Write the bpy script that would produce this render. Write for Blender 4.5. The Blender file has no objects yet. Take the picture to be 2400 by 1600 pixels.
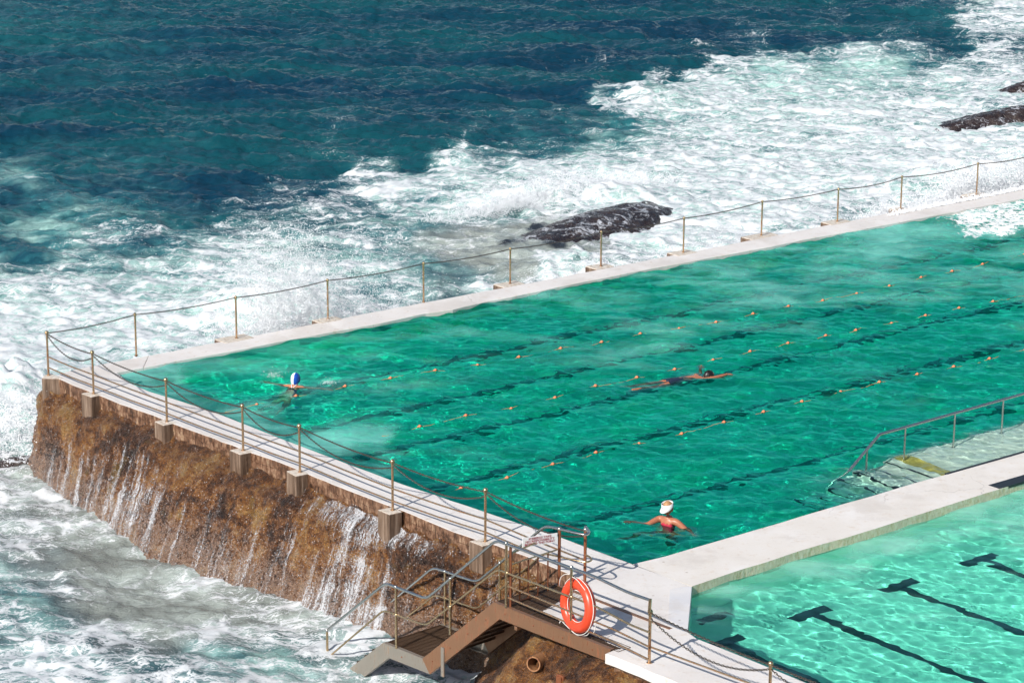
import bpy, math, numpy as np
from mathutils import Vector, Matrix
from mathutils.bvhtree import BVHTree
sc = bpy.context.scene
COL = sc.collection
R_ = math.radians
rng = np.random.default_rng(7)
SEA = -1.95          # mean sea level, deck top is z = 0
PZ = -0.055          # main pool water
KZ = -0.145           # wading pool water

# ------------------------------------------------------------------ camera model
SC = 0.85 / 1.1
FPX = 6387.0
TH, RO = 0.27223, 0.00554
H0 = 19.7039 * SC
cF = np.array([0, math.cos(TH), -math.sin(TH)])
_R = np.array([1.0, 0, 0]); _U = np.cross(_R, cF)
cR = _R * math.cos(RO) + _U * math.sin(RO)
cU = -_R * math.sin(RO) + _U * math.cos(RO)
CP = np.array([0, 0, H0])
def ray(x, y):
    d = cF * FPX + cR * (x - 1200) - cU * (y - 800)
    return d / np.linalg.norm(d)
def W(x, y, z=0.0):
    d = ray(x, y); return CP + d * ((z - H0) / d[2])
def PL(x, y, p0, dr):
    """photo pixel -> point in the vertical plane through p0 with horizontal direction dr"""
    d = ray(x, y); n = np.array([-dr[1], dr[0], 0.0])
    return CP + d * (((p0 - CP) @ n) / (d @ n))
def proj(X):
    v = X - CP; w = v @ cF
    return np.stack([1200 + FPX * (v @ cR) / w, 800 - FPX * (v @ cU) / w], -1)
O = np.array([-11.88821, 67.10073, 0]) * SC
u_ = np.array([.7791, .6269, 0]); v_ = np.array([.6160, -.7877, 0])   # v slightly skewed from -90 deg
u_ /= np.linalg.norm(u_); v_ = np.array([u_[1], -u_[0], 0])
def L(u, v, z=0.0):
    return O + u_ * u + v_ * v + np.array([0, 0, z])
def UV(p):
    d = np.asarray(p) - O; return float(d @ u_), float(d @ v_)
def uvp(x, y, z=0.0):
    return UV(W(x, y, z))

# ------------------------------------------------------------------ noise
_perm = np.random.default_rng(11).permutation(256)
_perm = np.concatenate([_perm, _perm, _perm])
_g3 = np.random.default_rng(5).normal(size=(256, 3)); _g3 /= np.linalg.norm(_g3, axis=1)[:, None]
def perlin(x, y, z=None):
    x = np.asarray(x, float); y = np.asarray(y, float)
    z = np.zeros_like(x) if z is None else np.asarray(z, float)
    xi = np.floor(x).astype(int); yi = np.floor(y).astype(int); zi = np.floor(z).astype(int)
    xf, yf, zf = x - xi, y - yi, z - zi
    f = lambda t: t * t * t * (t * (t * 6 - 15) + 10)
    a, b, c = f(xf), f(yf), f(zf)
    def g(i, j, k):
        h = _perm[(_perm[(_perm[(xi + i) & 255] + yi + j) & 255] + zi + k) & 255]
        q = _g3[h]
        return q[..., 0] * (xf - i) + q[..., 1] * (yf - j) + q[..., 2] * (zf - k)
    l = lambda p, q, t: p + t * (q - p)
    return 1.5 * l(l(l(g(0,0,0), g(1,0,0), a), l(g(0,1,0), g(1,1,0), a), b),
             l(l(g(0,0,1), g(1,0,1), a), l(g(0,1,1), g(1,1,1), a), b), c)
def fbm(x, y, z=None, o=5, gain=.5):
    s = 0; a = 1; f = 1; n = 0
    for i in range(o):
        s = s + a * perlin(x * f + 17.3 * i, y * f - 9.1 * i, None if z is None else z * f + 5.7 * i); n += a; a *= gain; f *= 2.03
    return s / n
def ridge(x, y, z=None, o=5, gain=.55):
    s = 0; a = 1; f = 1; n = 0
    for i in range(o):
        s = s + a * (1 - 2 * np.abs(perlin(x * f + 7.3 * i, y * f - 3.1 * i, None if z is None else z * f))); n += a; a *= gain; f *= 2.03
    return s / n
def ocean(N, Lt, lam0, lam1, wd, spread, seed, alpha):
    r = np.random.default_rng(seed)
    k = np.fft.fftfreq(N, Lt / N) * 2 * np.pi
    kx, ky = np.meshgrid(k, k); K = np.hypot(kx, ky); K[0, 0] = 1; lam = 2 * np.pi / K
    A = K ** (-alpha) * np.exp(-(lam / lam1) ** 4) * np.exp(-(lam0 / lam) ** 2)
    t = np.arctan2(ky, kx) - wd; D = (1 - spread) * np.abs(np.cos(t)) ** 4 + spread
    H = np.sqrt(A * D) * (r.normal(size=(N, N)) + 1j * r.normal(size=(N, N))); H[0, 0] = 0
    h = np.fft.ifft2(H).real; return h / h.std()
def samp(h, Lt, x, y):
    N = h.shape[0]; fx = (x / Lt * N) % N; fy = (y / Lt * N) % N
    ix = fx.astype(int); iy = fy.astype(int); tx = fx - ix; ty = fy - iy; ix %= N; iy %= N
    jx = (ix + 1) % N; jy = (iy + 1) % N
    return (h[iy, ix] * (1 - tx) + h[iy, jx] * tx) * (1 - ty) + (h[jy, ix] * (1 - tx) + h[jy, jx] * tx) * ty
def sstep(a, b, x):
    t = np.clip((x - a) / (b - a), 0, 1); return t * t * (3 - 2 * t)

# ------------------------------------------------------------------ mesh helpers
class MB:
    def __init__(s): s.v = []; s.f = []; s.m = []; s.n = 0
    def add(s, V, F, mi=0):
        V = [tuple(map(float, p)) for p in V]
        s.v += V; s.f += [tuple(i + s.n for i in f) for f in F]; s.m += [mi] * len(F); s.n += len(V); return s
    def box(s, c, ax, ay, az, mi=0):
        c, ax, ay, az = map(np.asarray, (c, ax, ay, az))
        V = [c + i * ax + j * ay + k * az for k in (-1, 1) for j in (-1, 1) for i in (-1, 1)]
        return s.add(V, [(0,2,3,1),(4,5,7,6),(0,1,5,4),(2,6,7,3),(0,4,6,2),(1,3,7,5)], mi)
    def tube(s, P, r, seg=8, cap=True, closed=False, mi=0):
        P = [np.asarray(p, float) for p in P]; n = len(P); V = []
        up = None
        for i in range(n):
            if closed: t = P[(i + 1) % n] - P[i - 1]
            else: t = P[min(i + 1, n - 1)] - P[max(i - 1, 0)]
            t = t / (np.linalg.norm(t) + 1e-12)
            if up is None:
                a = np.array([0, 0, 1.0]) if abs(t[2]) < .9 else np.array([1.0, 0, 0])
            else: a = up
            b = np.cross(t, a); b /= np.linalg.norm(b) + 1e-12; up = np.cross(b, t)
            rr = r[i] if hasattr(r, '__len__') else r
            for k in range(seg):
                q = 2 * math.pi * k / seg; V.append(P[i] + rr * (math.cos(q) * up + math.sin(q) * b))
        F = []
        for i in range(n if closed else n - 1):
            j = (i + 1) % n
            for k in range(seg):
                l = (k + 1) % seg; F.append((i * seg + k, j * seg + k, j * seg + l, i * seg + l))
        if cap and not closed: F += [tuple(range(seg)), tuple((n - 1) * seg + k for k in reversed(range(seg)))]
        return s.add(V, F, mi)
    def sphere(s, c, r, seg=14, rings=9, sc3=(1, 1, 1), mi=0):
        c = np.asarray(c, float); V = [c + (0, 0, r * sc3[2])]
        for i in range(1, rings):
            p = math.pi * i / rings
            for k in range(seg):
                q = 2 * math.pi * k / seg
                V.append(c + np.array([math.sin(p) * math.cos(q) * sc3[0], math.sin(p) * math.sin(q) * sc3[1], math.cos(p) * sc3[2]]) * r)
        V.append(c - (0, 0, r * sc3[2])); F = []
        for k in range(seg): F.append((0, 1 + k, 1 + (k + 1) % seg))
        for i in range(rings - 2):
            for k in range(seg):
                a = 1 + i * seg + k; b = 1 + i * seg + (k + 1) % seg; F.append((a, a + seg, b + seg, b))
        e = len(V) - 1; o = 1 + (rings - 2) * seg
        for k in range(seg): F.append((o + k, e, o + (k + 1) % seg))
        return s.add(V, F, mi)
    def prism(s, pts, z0, z1, mi=0, side=None):
        """pts: world xy outline; z1 may be list"""
        n = len(pts); V = [(p[0], p[1], z1) for p in pts] + [(p[0], p[1], z0) for p in pts]
        ar = sum(pts[i][0] * pts[(i + 1) % n][1] - pts[(i + 1) % n][0] * pts[i][1] for i in range(n))
        idx = list(range(n)) if ar > 0 else list(reversed(range(n)))
        F = [tuple(idx), tuple(i + n for i in reversed(idx))]
        s.add(V, F, mi); base = s.n - len(V)
        for a in range(n):
            i, j = idx[a], idx[(a + 1) % n]
            s.f.append((base + i, base + i + n, base + j + n, base + j))
            s.m.append(mi if side is None else side(i, j))
        return s
def mesh_obj(name, V, F, mats, parent=None, smooth=False, mi=None, loc=None):
    base = np.array(parent['_o']) if parent is not None else (np.array(loc) if loc is not None else np.zeros(3))
    V = np.asarray(V, float) - base
    me = bpy.data.meshes.new(name)
    if isinstance(F, np.ndarray):
        me.vertices.add(len(V)); me.vertices.foreach_set('co', V.ravel())
        me.loops.add(F.size); me.loops.foreach_set('vertex_index', F.ravel().astype(np.int32))
        me.polygons.add(len(F)); me.polygons.foreach_set('loop_start', np.arange(0, F.size, F.shape[1], dtype=np.int32))
    else: me.from_pydata(V.tolist(), [], F)
    if smooth: me.polygons.foreach_set('use_smooth', np.ones(len(me.polygons), bool))
    for m in (mats if isinstance(mats, (list, tuple)) else [mats]): me.materials.append(m)
    if mi is not None: me.polygons.foreach_set('material_index', np.array(mi, np.int32))
    me.update(); me.validate()
    o = bpy.data.objects.new(name, me); COL.objects.link(o)
    if parent is not None: o.parent = parent; o['_o'] = list(parent['_o'])
    else: o.location = Vector(base); o['_o'] = list(map(float, base))
    if parent is not None and parent.type == 'MESH': pass
    return o
def mb_obj(name, mb, mats, parent=None, smooth=False, loc=None):
    return mesh_obj(name, mb.v, mb.f, mats, parent, smooth, mb.m, loc)
def empty(name, loc, label, cat, group=None):
    o = bpy.data.objects.new(name, None); COL.objects.link(o); o.location = Vector(map(float, loc))
    o.empty_display_size = .1; o['_o'] = list(map(float, loc)); return tag(o, label, cat, group)
def tag(o, label=None, cat=None, group=None, kind=None):
    if label: o['label'] = label
    if cat: o['category'] = cat
    if group: o['group'] = group
    if kind: o['kind'] = kind
    return o
def autosmooth(o, ang=40):
    me = o.data; me.polygons.foreach_set('use_smooth', np.ones(len(me.polygons), bool))
    try: me.set_sharp_from_angle(angle=R_(ang))
    except Exception: pass
def bevel(o, w=.012, seg=2, ang=35):
    m = o.modifiers.new('bevel', 'BEVEL'); m.width = w; m.segments = seg; m.limit_method = 'ANGLE'; m.angle_limit = R_(ang)
def fillet(P, r, n=5):
    P = [np.asarray(p, float) for p in P]; out = [P[0]]
    for i in range(1, len(P) - 1):
        a, b, c = P[i - 1], P[i], P[i + 1]
        da = a - b; dc = c - b; la, lc = np.linalg.norm(da), np.linalg.norm(dc)
        q = min(r, la * .45, lc * .45); p0 = b + da / la * q; p1 = b + dc / lc * q
        for k in range(n + 1):
            t = k / n; out.append((1 - t) ** 2 * p0 + 2 * t * (1 - t) * b + t * t * p1)
    return out + [P[-1]]
def gridF(n, m, flip=False):
    i = np.arange(n * m).reshape(n, m)
    F = np.stack([i[:-1, :-1], i[:-1, 1:], i[1:, 1:], i[1:, :-1]], -1).reshape(-1, 4)
    return F[:, ::-1] if flip else F
def attr(o, name, val):
    a = o.data.attributes.new(name, 'FLOAT', 'POINT'); a.data.foreach_set('value', np.asarray(val, np.float32).ravel())

# ------------------------------------------------------------------ material helpers
class NT:
    def __init__(s, name):
        s.mat = bpy.data.materials.new(name); s.mat.use_nodes = True; s.t = s.mat.node_tree; s.t.nodes.clear()
        s.out = s.n('ShaderNodeOutputMaterial')
    def n(s, ty, **k):
        nd = s.t.nodes.new(ty)
        for a, b in k.items(): setattr(nd, a, b)
        return nd
    def l(s, a, b): s.t.links.new(a, b); return s
    def set(s, sock, v):
        if hasattr(v, 'is_output') or isinstance(v, bpy.types.NodeSocket): s.t.links.new(v, sock)
        else: sock.default_value = v
    def math(s, op, a, b=0.0, c=None, clamp=False):
        m = s.n('ShaderNodeMath', operation=op, use_clamp=clamp); s.set(m.inputs[0], a); s.set(m.inputs[1], b)
        if c is not None: s.set(m.inputs[2], c)
        return m.outputs[0]
    def vmath(s, op, a, b=(0, 0, 0), scale=None):
        m = s.n('ShaderNodeVectorMath', operation=op); s.set(m.inputs[0], a)
        if op == 'SCALE': s.set(m.inputs[3], scale)
        else: s.set(m.inputs[1], b)
        return m.outputs[0]
    def pos(s): return s.n('ShaderNodeNewGeometry').outputs['Position']
    def mapv(s, v, scale=(1, 1, 1), rot=(0, 0, 0), loc=(0, 0, 0)):
        m = s.n('ShaderNodeMapping'); s.set(m.inputs[0], v); m.inputs[1].default_value = loc; m.inputs[2].default_value = rot; m.inputs[3].default_value = scale
        return m.outputs[0]
    def noise(s, v, scale, detail=4, rough=.5, dist=0.0, col=False):
        m = s.n('ShaderNodeTexNoise'); s.set(m.inputs['Vector'], v); m.inputs['Scale'].default_value = scale
        m.inputs['Detail'].default_value = detail; m.inputs['Roughness'].default_value = rough; m.inputs['Distortion'].default_value = dist
        return m.outputs[1 if col else 0]
    def voro(s, v, scale, feat='F1', out=0, rand=1.0):
        m = s.n('ShaderNodeTexVoronoi', feature=feat); s.set(m.inputs['Vector'], v); m.inputs['Scale'].default_value = scale; m.inputs['Randomness'].default_value = rand
        return m.outputs[out]
    def step(s, x, a, b, lo=0.0, hi=1.0):
        m = s.n('ShaderNodeMapRange', interpolation_type='SMOOTHSTEP'); s.set(m.inputs[0], x)
        s.set(m.inputs[1], a); s.set(m.inputs[2], b); m.inputs[3].default_value = lo; m.inputs[4].default_value = hi
        return m.outputs[0]
    def mix(s, f, a, b, mode='MIX'):
        m = s.n('ShaderNodeMix', data_type='RGBA', blend_type=mode); s.set(m.inputs[0], f); s.set(m.inputs[6], a); s.set(m.inputs[7], b); return m.outputs[2]
    def ramp(s, x, stops):
        m = s.n('ShaderNodeValToRGB'); s.set(m.inputs[0], x); e = m.color_ramp.elements
        while len(e) < len(stops): e.new(.5)
        for i, (p, c) in enumerate(stops): e[i].position = p; e[i].color = c
        return m.outputs[0]
    def attr(s, name): return s.n('ShaderNodeAttribute', attribute_name=name).outputs['Fac']
    def bump(s, h, strength=.5, dist=.02, normal=None):
        m = s.n('ShaderNodeBump'); s.set(m.inputs['Height'], h); m.inputs['Strength'].default_value = strength; m.inputs['Distance'].default_value = dist
        if normal is not None: s.set(m.inputs['Normal'], normal)
        return m.outputs[0]
    def bsdf(s, **k):
        b = s.n('ShaderNodeBsdfPrincipled')
        for a, v in k.items(): s.set(b.inputs[a.replace('_', ' ')], v)
        return b
    def fin(s, sh): s.t.links.new(sh, s.out.inputs[0]); return s.mat
def C(r, g, b): return (r, g, b, 1)
def srgb(r, g, b):
    f = lambda c: ((c / 255 + .055) / 1.055) ** 2.4 if c > 10 else c / 255 / 12.92
    return (f(r), f(g), f(b), 1)

def m_white_paint(name='white_painted_concrete', warm=1.0, base=(.69, .65, .615, 1)):
    t = NT(name); p = t.pos()
    n1 = t.noise(p, .9, 6, .6); n2 = t.noise(p, 6, 5, .65)
    c = t.mix(t.step(n1, .40, .72), base, C(.73, .70, .67))
    c = t.mix(t.math('MULTIPLY', t.step(n2, .54, .72), .55 * warm), c, C(.58, .46, .34))
    c = t.mix(t.math('MULTIPLY', t.step(t.noise(p, .55, 7, .7), .50, .62), .55), c, C(.56, .51, .46))
    c = t.mix(t.math('MULTIPLY', t.step(t.noise(t.mapv(p, (1, 1, 1), loc=(4, 4, 0)), 2.2, 8, .78), .60, .68), .5 * warm), c, C(.46, .36, .27))
    c = t.mix(t.math('MULTIPLY', t.step(t.voro(p, 3.1, 'F1', 0), .10, .03), .55), c, C(.30, .22, .16))
    st = t.noise(t.mapv(p, (1, 1, 1), (0, 0, R_(39))), 3.2, 8, .75)
    # flaked paint: small slanted grey chips
    q = t.mapv(p, (1.1, 4.5, 1), (0, 0, R_(-38)))
    ch = t.math('MULTIPLY', t.step(t.noise(q, 5, 4, .6), .66, .70), t.step(t.noise(p, .8, 3, .5), .42, .58))
    c = t.mix(t.math('MULTIPLY', ch, .7), c, C(.34, .29, .25))
    w = t.noise(p, 2.5, 3, .5, col=True)
    pw = t.vmath('ADD', p, t.vmath('SCALE', w, scale=.35))
    cr = t.step(t.voro(pw, .55, 'DISTANCE_TO_EDGE'), .0, .006, 1, 0)
    cr = t.math('MULTIPLY', cr, t.step(t.noise(p, .5, 2, .5), .5, .6))
    c = t.mix(t.math('MULTIPLY', cr, .5), c, C(.3, .27, .25))
    h = t.math('ADD', t.math('MULTIPLY', n2, .6), t.math('MULTIPLY', t.noise(p, 45, 4, .6), .25))
    b = t.bsdf(Base_Color=c, Roughness=t.step(n1, .3, .7, .45, .75), Normal=t.bump(h, .5, .015))
    return t.fin(b.outputs[0])
def m_stained(name='stained_concrete', cols=None, scale=1.0):
    t = NT(name); p = t.pos()
    pv = t.mapv(p, (11 * scale, 11 * scale, 3.2))
    n = t.math('ADD', t.math('MULTIPLY', t.noise(pv, 1.6, 6, .7), .6), t.math('MULTIPLY', t.noise(p, 3.5, 6, .7), .4)); n2 = t.noise(p, 9, 6, .7)
    c = t.ramp(n, cols or [(.38, C(.025, .013, .008)), (.46, C(.09, .042, .022)), (.52, C(.19, .10, .06)), (.60, C(.33, .22, .14)), (.70, C(.48, .40, .30))])
    c = t.mix(t.step(n2, .5, .8), c, C(.10, .06, .03))
    h = t.math('ADD', n, t.math('MULTIPLY', n2, .7))
    b = t.bsdf(Base_Color=c, Roughness=t.step(n2, .3, .7, .25, .6), Normal=t.bump(h, .7, .03))
    return t.fin(b.outputs[0])
def m_plinth():
    t = NT('plinth_concrete'); g = t.n('ShaderNodeNewGeometry'); p = g.outputs['Position']
    sx = t.n('ShaderNodeSeparateXYZ'); t.l(g.outputs['Normal'], sx.inputs[0])
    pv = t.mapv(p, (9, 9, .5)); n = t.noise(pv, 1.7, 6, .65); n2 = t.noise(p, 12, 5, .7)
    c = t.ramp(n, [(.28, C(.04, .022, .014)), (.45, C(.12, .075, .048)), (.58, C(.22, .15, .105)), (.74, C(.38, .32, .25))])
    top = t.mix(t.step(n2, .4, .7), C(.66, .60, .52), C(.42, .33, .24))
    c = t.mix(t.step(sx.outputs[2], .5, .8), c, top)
    b = t.bsdf(Base_Color=c, Roughness=.5, Normal=t.bump(t.math('ADD', n, n2), .6, .02))
    return t.fin(b.outputs[0])
def m_rock(name, dark=0.0, foot=True):
    t = NT(name); p = t.pos()
    sp = t.n('ShaderNodeSeparateXYZ'); t.l(p, sp.inputs[0])
    w = t.vmath('ADD', p, t.vmath('SCALE', t.noise(p, 1.6, 4, .6, col=True), scale=.6))
    n1 = t.noise(w, 1.1, 6, .62); n2 = t.noise(w, 5, 8, .7); n3 = t.noise(p, 26, 5, .75); n4 = t.noise(p, 70, 3, .7)
    n5 = t.voro(p, 34, 'F1', 0)
    a = t.math('ADD', t.math('MULTIPLY', n1, .42), t.math('ADD', t.math('MULTIPLY', n2, .36), t.math('MULTIPLY', n3, .22)))
    c = t.ramp(a, [(.395, C(.012, .008, .006)), (.445, C(.07, .028, .011)), (.485, C(.22, .080, .020)), (.525, C(.44, .18, .042)), (.57, C(.60, .34, .10)), (.64, C(.68, .50, .28))])
    al = t.step(t.noise(t.mapv(p, (1, 1, 1), loc=(7, 3, 1)), 1.35, 4, .6), .60, .70)
    c = t.mix(t.math('MULTIPLY', al, .55), c, C(.36, .23, .035))
    # barnacle crust: pale pinkish specks, denser near the waterline
    zz = t.step(sp.outputs[2], -.75, -1.95) if foot else t.step(sp.outputs[2], -1.6, -2.4)
    crust = t.step(t.math('ADD', n3, t.math('ADD', t.math('MULTIPLY', zz, .17), t.math('MULTIPLY', t.math('SUBTRACT', n2, .5), .35))), .58, .66)
    c = t.mix(t.math('MULTIPLY', crust, .8), c, t.mix(n1, C(.42, .24, .16), C(.66, .52, .42)))
    dk = t.step(n5, .30, .42, 0, 1)
    c = t.mix(t.math('MULTIPLY', t.step(n4, .42, .5, 1, 0), .7), c, C(.028, .013, .008))
    c = t.mix(t.math('MULTIPLY', dk, .45), c, C(.03, .015, .01))
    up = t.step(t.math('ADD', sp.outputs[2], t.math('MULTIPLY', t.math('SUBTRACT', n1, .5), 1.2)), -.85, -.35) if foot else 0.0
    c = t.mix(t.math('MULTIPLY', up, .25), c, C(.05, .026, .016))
    if dark: c = t.mix(dark, c, C(.02, .014, .011))
    h = t.math('ADD', t.math('MULTIPLY', n3, 1.0), t.math('ADD', t.math('MULTIPLY', n4, .55), t.math('MULTIPLY', n5, -.4)))
    b = t.bsdf(Base_Color=c, Roughness=t.step(n4, .4, .62, .5, .14), Normal=t.bump(h, 1.0, .06), Specular_IOR_Level=.7)
    return t.fin(b.outputs[0])
def m_metal(name, base, rust, rough=.28, rs=.55, metal=.9):
    t = NT(name); p = t.pos()
    n = t.noise(t.mapv(p, (14, 14, 3)), 1.5, 5, .65)
    k = t.step(n, rs, rs + .14)
    c = t.mix(k, base, rust)
    b = t.bsdf(Base_Color=c, Metallic=t.math('SUBTRACT', metal, t.math('MULTIPLY', k, .6)), Roughness=t.math('ADD', rough, t.math('MULTIPLY', k, .3)))
    return t.fin(b.outputs[0])
def m_plain(name, col, rough=.5, metal=0.0, nz=.15, **k):
    t = NT(name); p = t.pos(); n = t.noise(p, 12, 4, .6)
    c = t.mix(t.step(n, .35, .7), col, tuple(x * (1 - nz) for x in col[:3]) + (1,))
    b = t.bsdf(Base_Color=c, Roughness=rough, Metallic=metal, **k); return t.fin(b.outputs[0])
M = {}
M['deck'] = m_white_paint()
M['deck2'] = m_white_paint('grey_white_repair_paint', .3, (.62, .61, .62, 1))
M['stain'] = m_stained()
M['plinth'] = m_plinth()
M['rock'] = m_rock('barnacled_rock')
M['rock2'] = m_rock('ochre_rock', 0, False)
M['post'] = m_metal('weathered_steel', C(.56, .37, .22), C(.19, .075, .03), .27, .5)
M['steel'] = m_metal('bright_steel', C(.50, .50, .48), C(.30, .22, .13), .22, .62, .95)
M['brass'] = m_metal('tarnished_steel', C(.54, .40, .24), C(.24, .12, .05), .26, .56)
M['chain'] = m_metal('chain_steel', C(.16, .14, .12), C(.07, .045, .03), .35, .5, .8)
M['rust'] = m_metal('rusty_steel', C(.26, .09, .04), C(.15, .045, .02), .5, .5, .35)
M['channel'] = m_metal('brown_channel_steel', C(.30, .16, .09), C(.22, .08, .035), .38, .52, .55)
M['channel2'] = m_metal('grey_channel_steel', C(.36, .32, .27), C(.26, .17, .11), .36, .55, .6)
M['grate'] = m_plain('dark_grating', C(.12, .075, .05), .35, .6)
M['black'] = m_plain('black_paint', C(.012, .014, .018), .45)
M['orange'] = m_plain('float_orange', C(.75, .22, .10), .4)
M['ropeo'] = m_plain('rope_orange', C(.62, .27, .09), .6)
M['red'] = m_plain('lifebuoy_red', C(.66, .065, .025), .33, nz=.08)
M['whiterope'] = m_plain('white_rope', C(.72, .70, .66), .7)
M['sign'] = m_plain('sign_white', C(.86, .85, .84), .4, nz=.05)
M['signred'] = m_plain('sign_red', C(.32, .01, .03), .5)
M['skin'] = m_plain('skin', C(.52, .20, .105), .42, nz=.12)
M['skin2'] = m_plain('tanned_skin', C(.42, .155, .085), .4, nz=.12)
M['pipe'] = m_metal('clay_pipe', C(.33, .16, .07), C(.16, .06, .03), .6, .5, .1)

# ================================================================== SEA
CTRL = """0 0 0 .35 0|600 0 0 .15 0|1200 0 0 .12 0|1800 0 .02 .1 0|2050 25 .1 .1 0|2180 40 .15 .3 0|2300 60 .62 .6 0|2400 40 .7 .7 0|2400 105 .4 .4 0|2250 100 .2 .3 0|2150 110 .1 .1 0
0 200 0 .25 0|300 100 0 .3 0|600 200 0 .05 0|1200 200 0 0 0|900 100 0 .1 0|1550 180 0 .0 0|1600 60 0 0 0|1500 100 0 0 0|1300 100 0 0 0|0 300 0 .15 0|300 300 0 .1 0|600 330 0 .05 0|1000 270 0 0 0|900 330 0 .1 0
1400 235 .55 .6 0|1375 240 .08 .1 0|1500 215 .72 .7 0|1530 180 .6 .6 0|1480 175 .08 0 0|1620 145 .1 0 0|1640 165 .65 .7 0|1700 120 .08 .1 0|1710 140 .6 .7 0|1850 105 .08 0 0|1850 128 .55 .7 0|2000 95 .06 0 0|2000 120 .5 .7 0|2200 90 .08 .1 0|2150 118 .5 .6 0|2300 130 .6 .6 0|2390 125 .6 .5 0
1600 220 .66 .85 0|1800 170 .42 .9 0|2000 165 .42 .9 0|2100 155 .42 .85 0|1900 220 .55 .9 0|2200 190 .55 .8 0|2380 190 .7 .7 0|1700 200 .6 .9 0|1500 250 .7 .75 0
1450 285 .2 .5 0|1560 290 .4 .65 0|1700 290 .65 .85 0|1300 290 .12 .3 0|1350 240 .08 .2 0|1350 200 .06 .05 0|1600 255 .62 .8 0|1850 290 .62 .85 0|2000 280 .68 .85 0|2200 260 .7 .8 0|2400 300 .8 .7 0
1340 300 .25 .4 0|1250 340 .25 .4 0|1150 330 .08 .2 0|1000 340 .03 .1 0|960 375 .08 .2 0|1050 362 .5 .6 0|1150 355 .35 .5 0|1100 385 .6 .8 0|900 395 .45 .5 0|830 410 .5 .5 0|780 425 .35 .4 0|950 425 .72 .85 0|1080 430 .62 .85 0|1250 415 .72 .85 0|1400 345 .35 .65 0|1400 400 .78 .8 0|1550 345 .55 .7 0|1600 400 .78 .85 0|1800 360 .72 .8 0|2000 350 .75 .8 0|2100 400 .82 .8 0|1850 430 .8 .8 0|2250 340 .85 .8 0
750 400 .04 .15 0|600 400 .02 .15 0|400 400 .05 .3 0|250 430 .14 .35 0|150 400 .06 .3 0|50 430 .22 .6 0|0 470 .12 .3 0|500 450 .06 .2 0
700 460 .32 .35 0|620 485 .36 .35 0|800 470 .5 .5 0|720 525 .4 .4 0|860 500 .4 .5 0|900 470 .55 .7 0|900 530 .36 .6 .1|1000 470 .5 .75 0|1000 540 .3 .6 0|1060 490 .55 .75 0|1150 470 .62 .85 0|1200 500 .3 .6 0|1270 470 .9 .9 0|1350 440 .85 .9 0|1450 450 .85 .9 0
220 490 .18 .55 0|100 540 .18 .65 0|50 500 .15 .5 0|250 550 .42 .6 0|350 560 .34 .4 0|450 500 .16 .35 0|550 520 .34 .4 0|500 560 .42 .6 0|400 600 .35 .6 0|200 610 .38 .65 0|50 590 .1 .4 0|250 650 .42 .7 0|600 570 .5 .6 0|700 570 .5 .7 0
0 640 .4 .6 0|60 680 .68 .8 0|200 690 .72 .85 0|380 660 .55 .85 0|480 640 .5 .8 0|600 630 .68 .85 0|700 640 .75 .95 0|850 600 .45 .7 0|900 660 .45 .7 0|1000 620 .28 .6 .05|1080 650 .3 .6 .2|1150 670 .5 .7 .1
0 760 .78 .9 0|200 770 .70 .9 0|350 770 .76 .85 0|500 710 .72 .9 0|650 720 .8 1 0|100 830 .8 .9 0|30 800 .8 .9 0
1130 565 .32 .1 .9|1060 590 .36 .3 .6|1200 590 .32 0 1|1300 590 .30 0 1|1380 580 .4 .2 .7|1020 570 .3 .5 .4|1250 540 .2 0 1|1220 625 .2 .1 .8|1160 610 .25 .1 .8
1300 640 .9 .9 0|1360 610 .9 .9 0|1500 560 .85 .9 0|1600 540 .8 .9 0|1750 500 .82 .85 0|1880 500 .72 .7 .12|1650 470 .78 .8 0|1500 510 .78 .9 0|2000 470 .7 .7 .12|2100 440 .8 .8 0|2250 400 .85 .8 0|2400 400 .9 .8 0|2000 420 .75 .8 0|1600 450 .85 .85 0
0 850 .72 .9 0|60 900 .8 .95 0|0 950 .85 .95 0|50 1000 .85 .95 0|70 1050 .7 .8 .1|0 1050 .6 .5 .2
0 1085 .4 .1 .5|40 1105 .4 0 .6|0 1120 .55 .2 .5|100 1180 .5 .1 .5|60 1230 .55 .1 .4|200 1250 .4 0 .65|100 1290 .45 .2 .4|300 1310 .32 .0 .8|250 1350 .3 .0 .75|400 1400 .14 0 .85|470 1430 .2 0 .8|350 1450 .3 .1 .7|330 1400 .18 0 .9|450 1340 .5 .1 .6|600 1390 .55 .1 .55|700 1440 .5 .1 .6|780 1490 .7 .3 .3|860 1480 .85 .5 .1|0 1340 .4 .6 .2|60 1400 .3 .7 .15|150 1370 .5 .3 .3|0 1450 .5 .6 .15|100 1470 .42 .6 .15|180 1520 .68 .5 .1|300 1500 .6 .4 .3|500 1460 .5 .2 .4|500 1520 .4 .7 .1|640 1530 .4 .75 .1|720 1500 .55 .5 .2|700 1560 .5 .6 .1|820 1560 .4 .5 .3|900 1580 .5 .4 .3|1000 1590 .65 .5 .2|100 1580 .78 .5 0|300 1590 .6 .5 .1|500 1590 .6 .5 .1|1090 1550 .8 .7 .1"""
ctl = np.array([[float(q) for q in s.split()] for s in CTRL.replace('\n', '|').split('|') if s.strip()])
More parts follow.
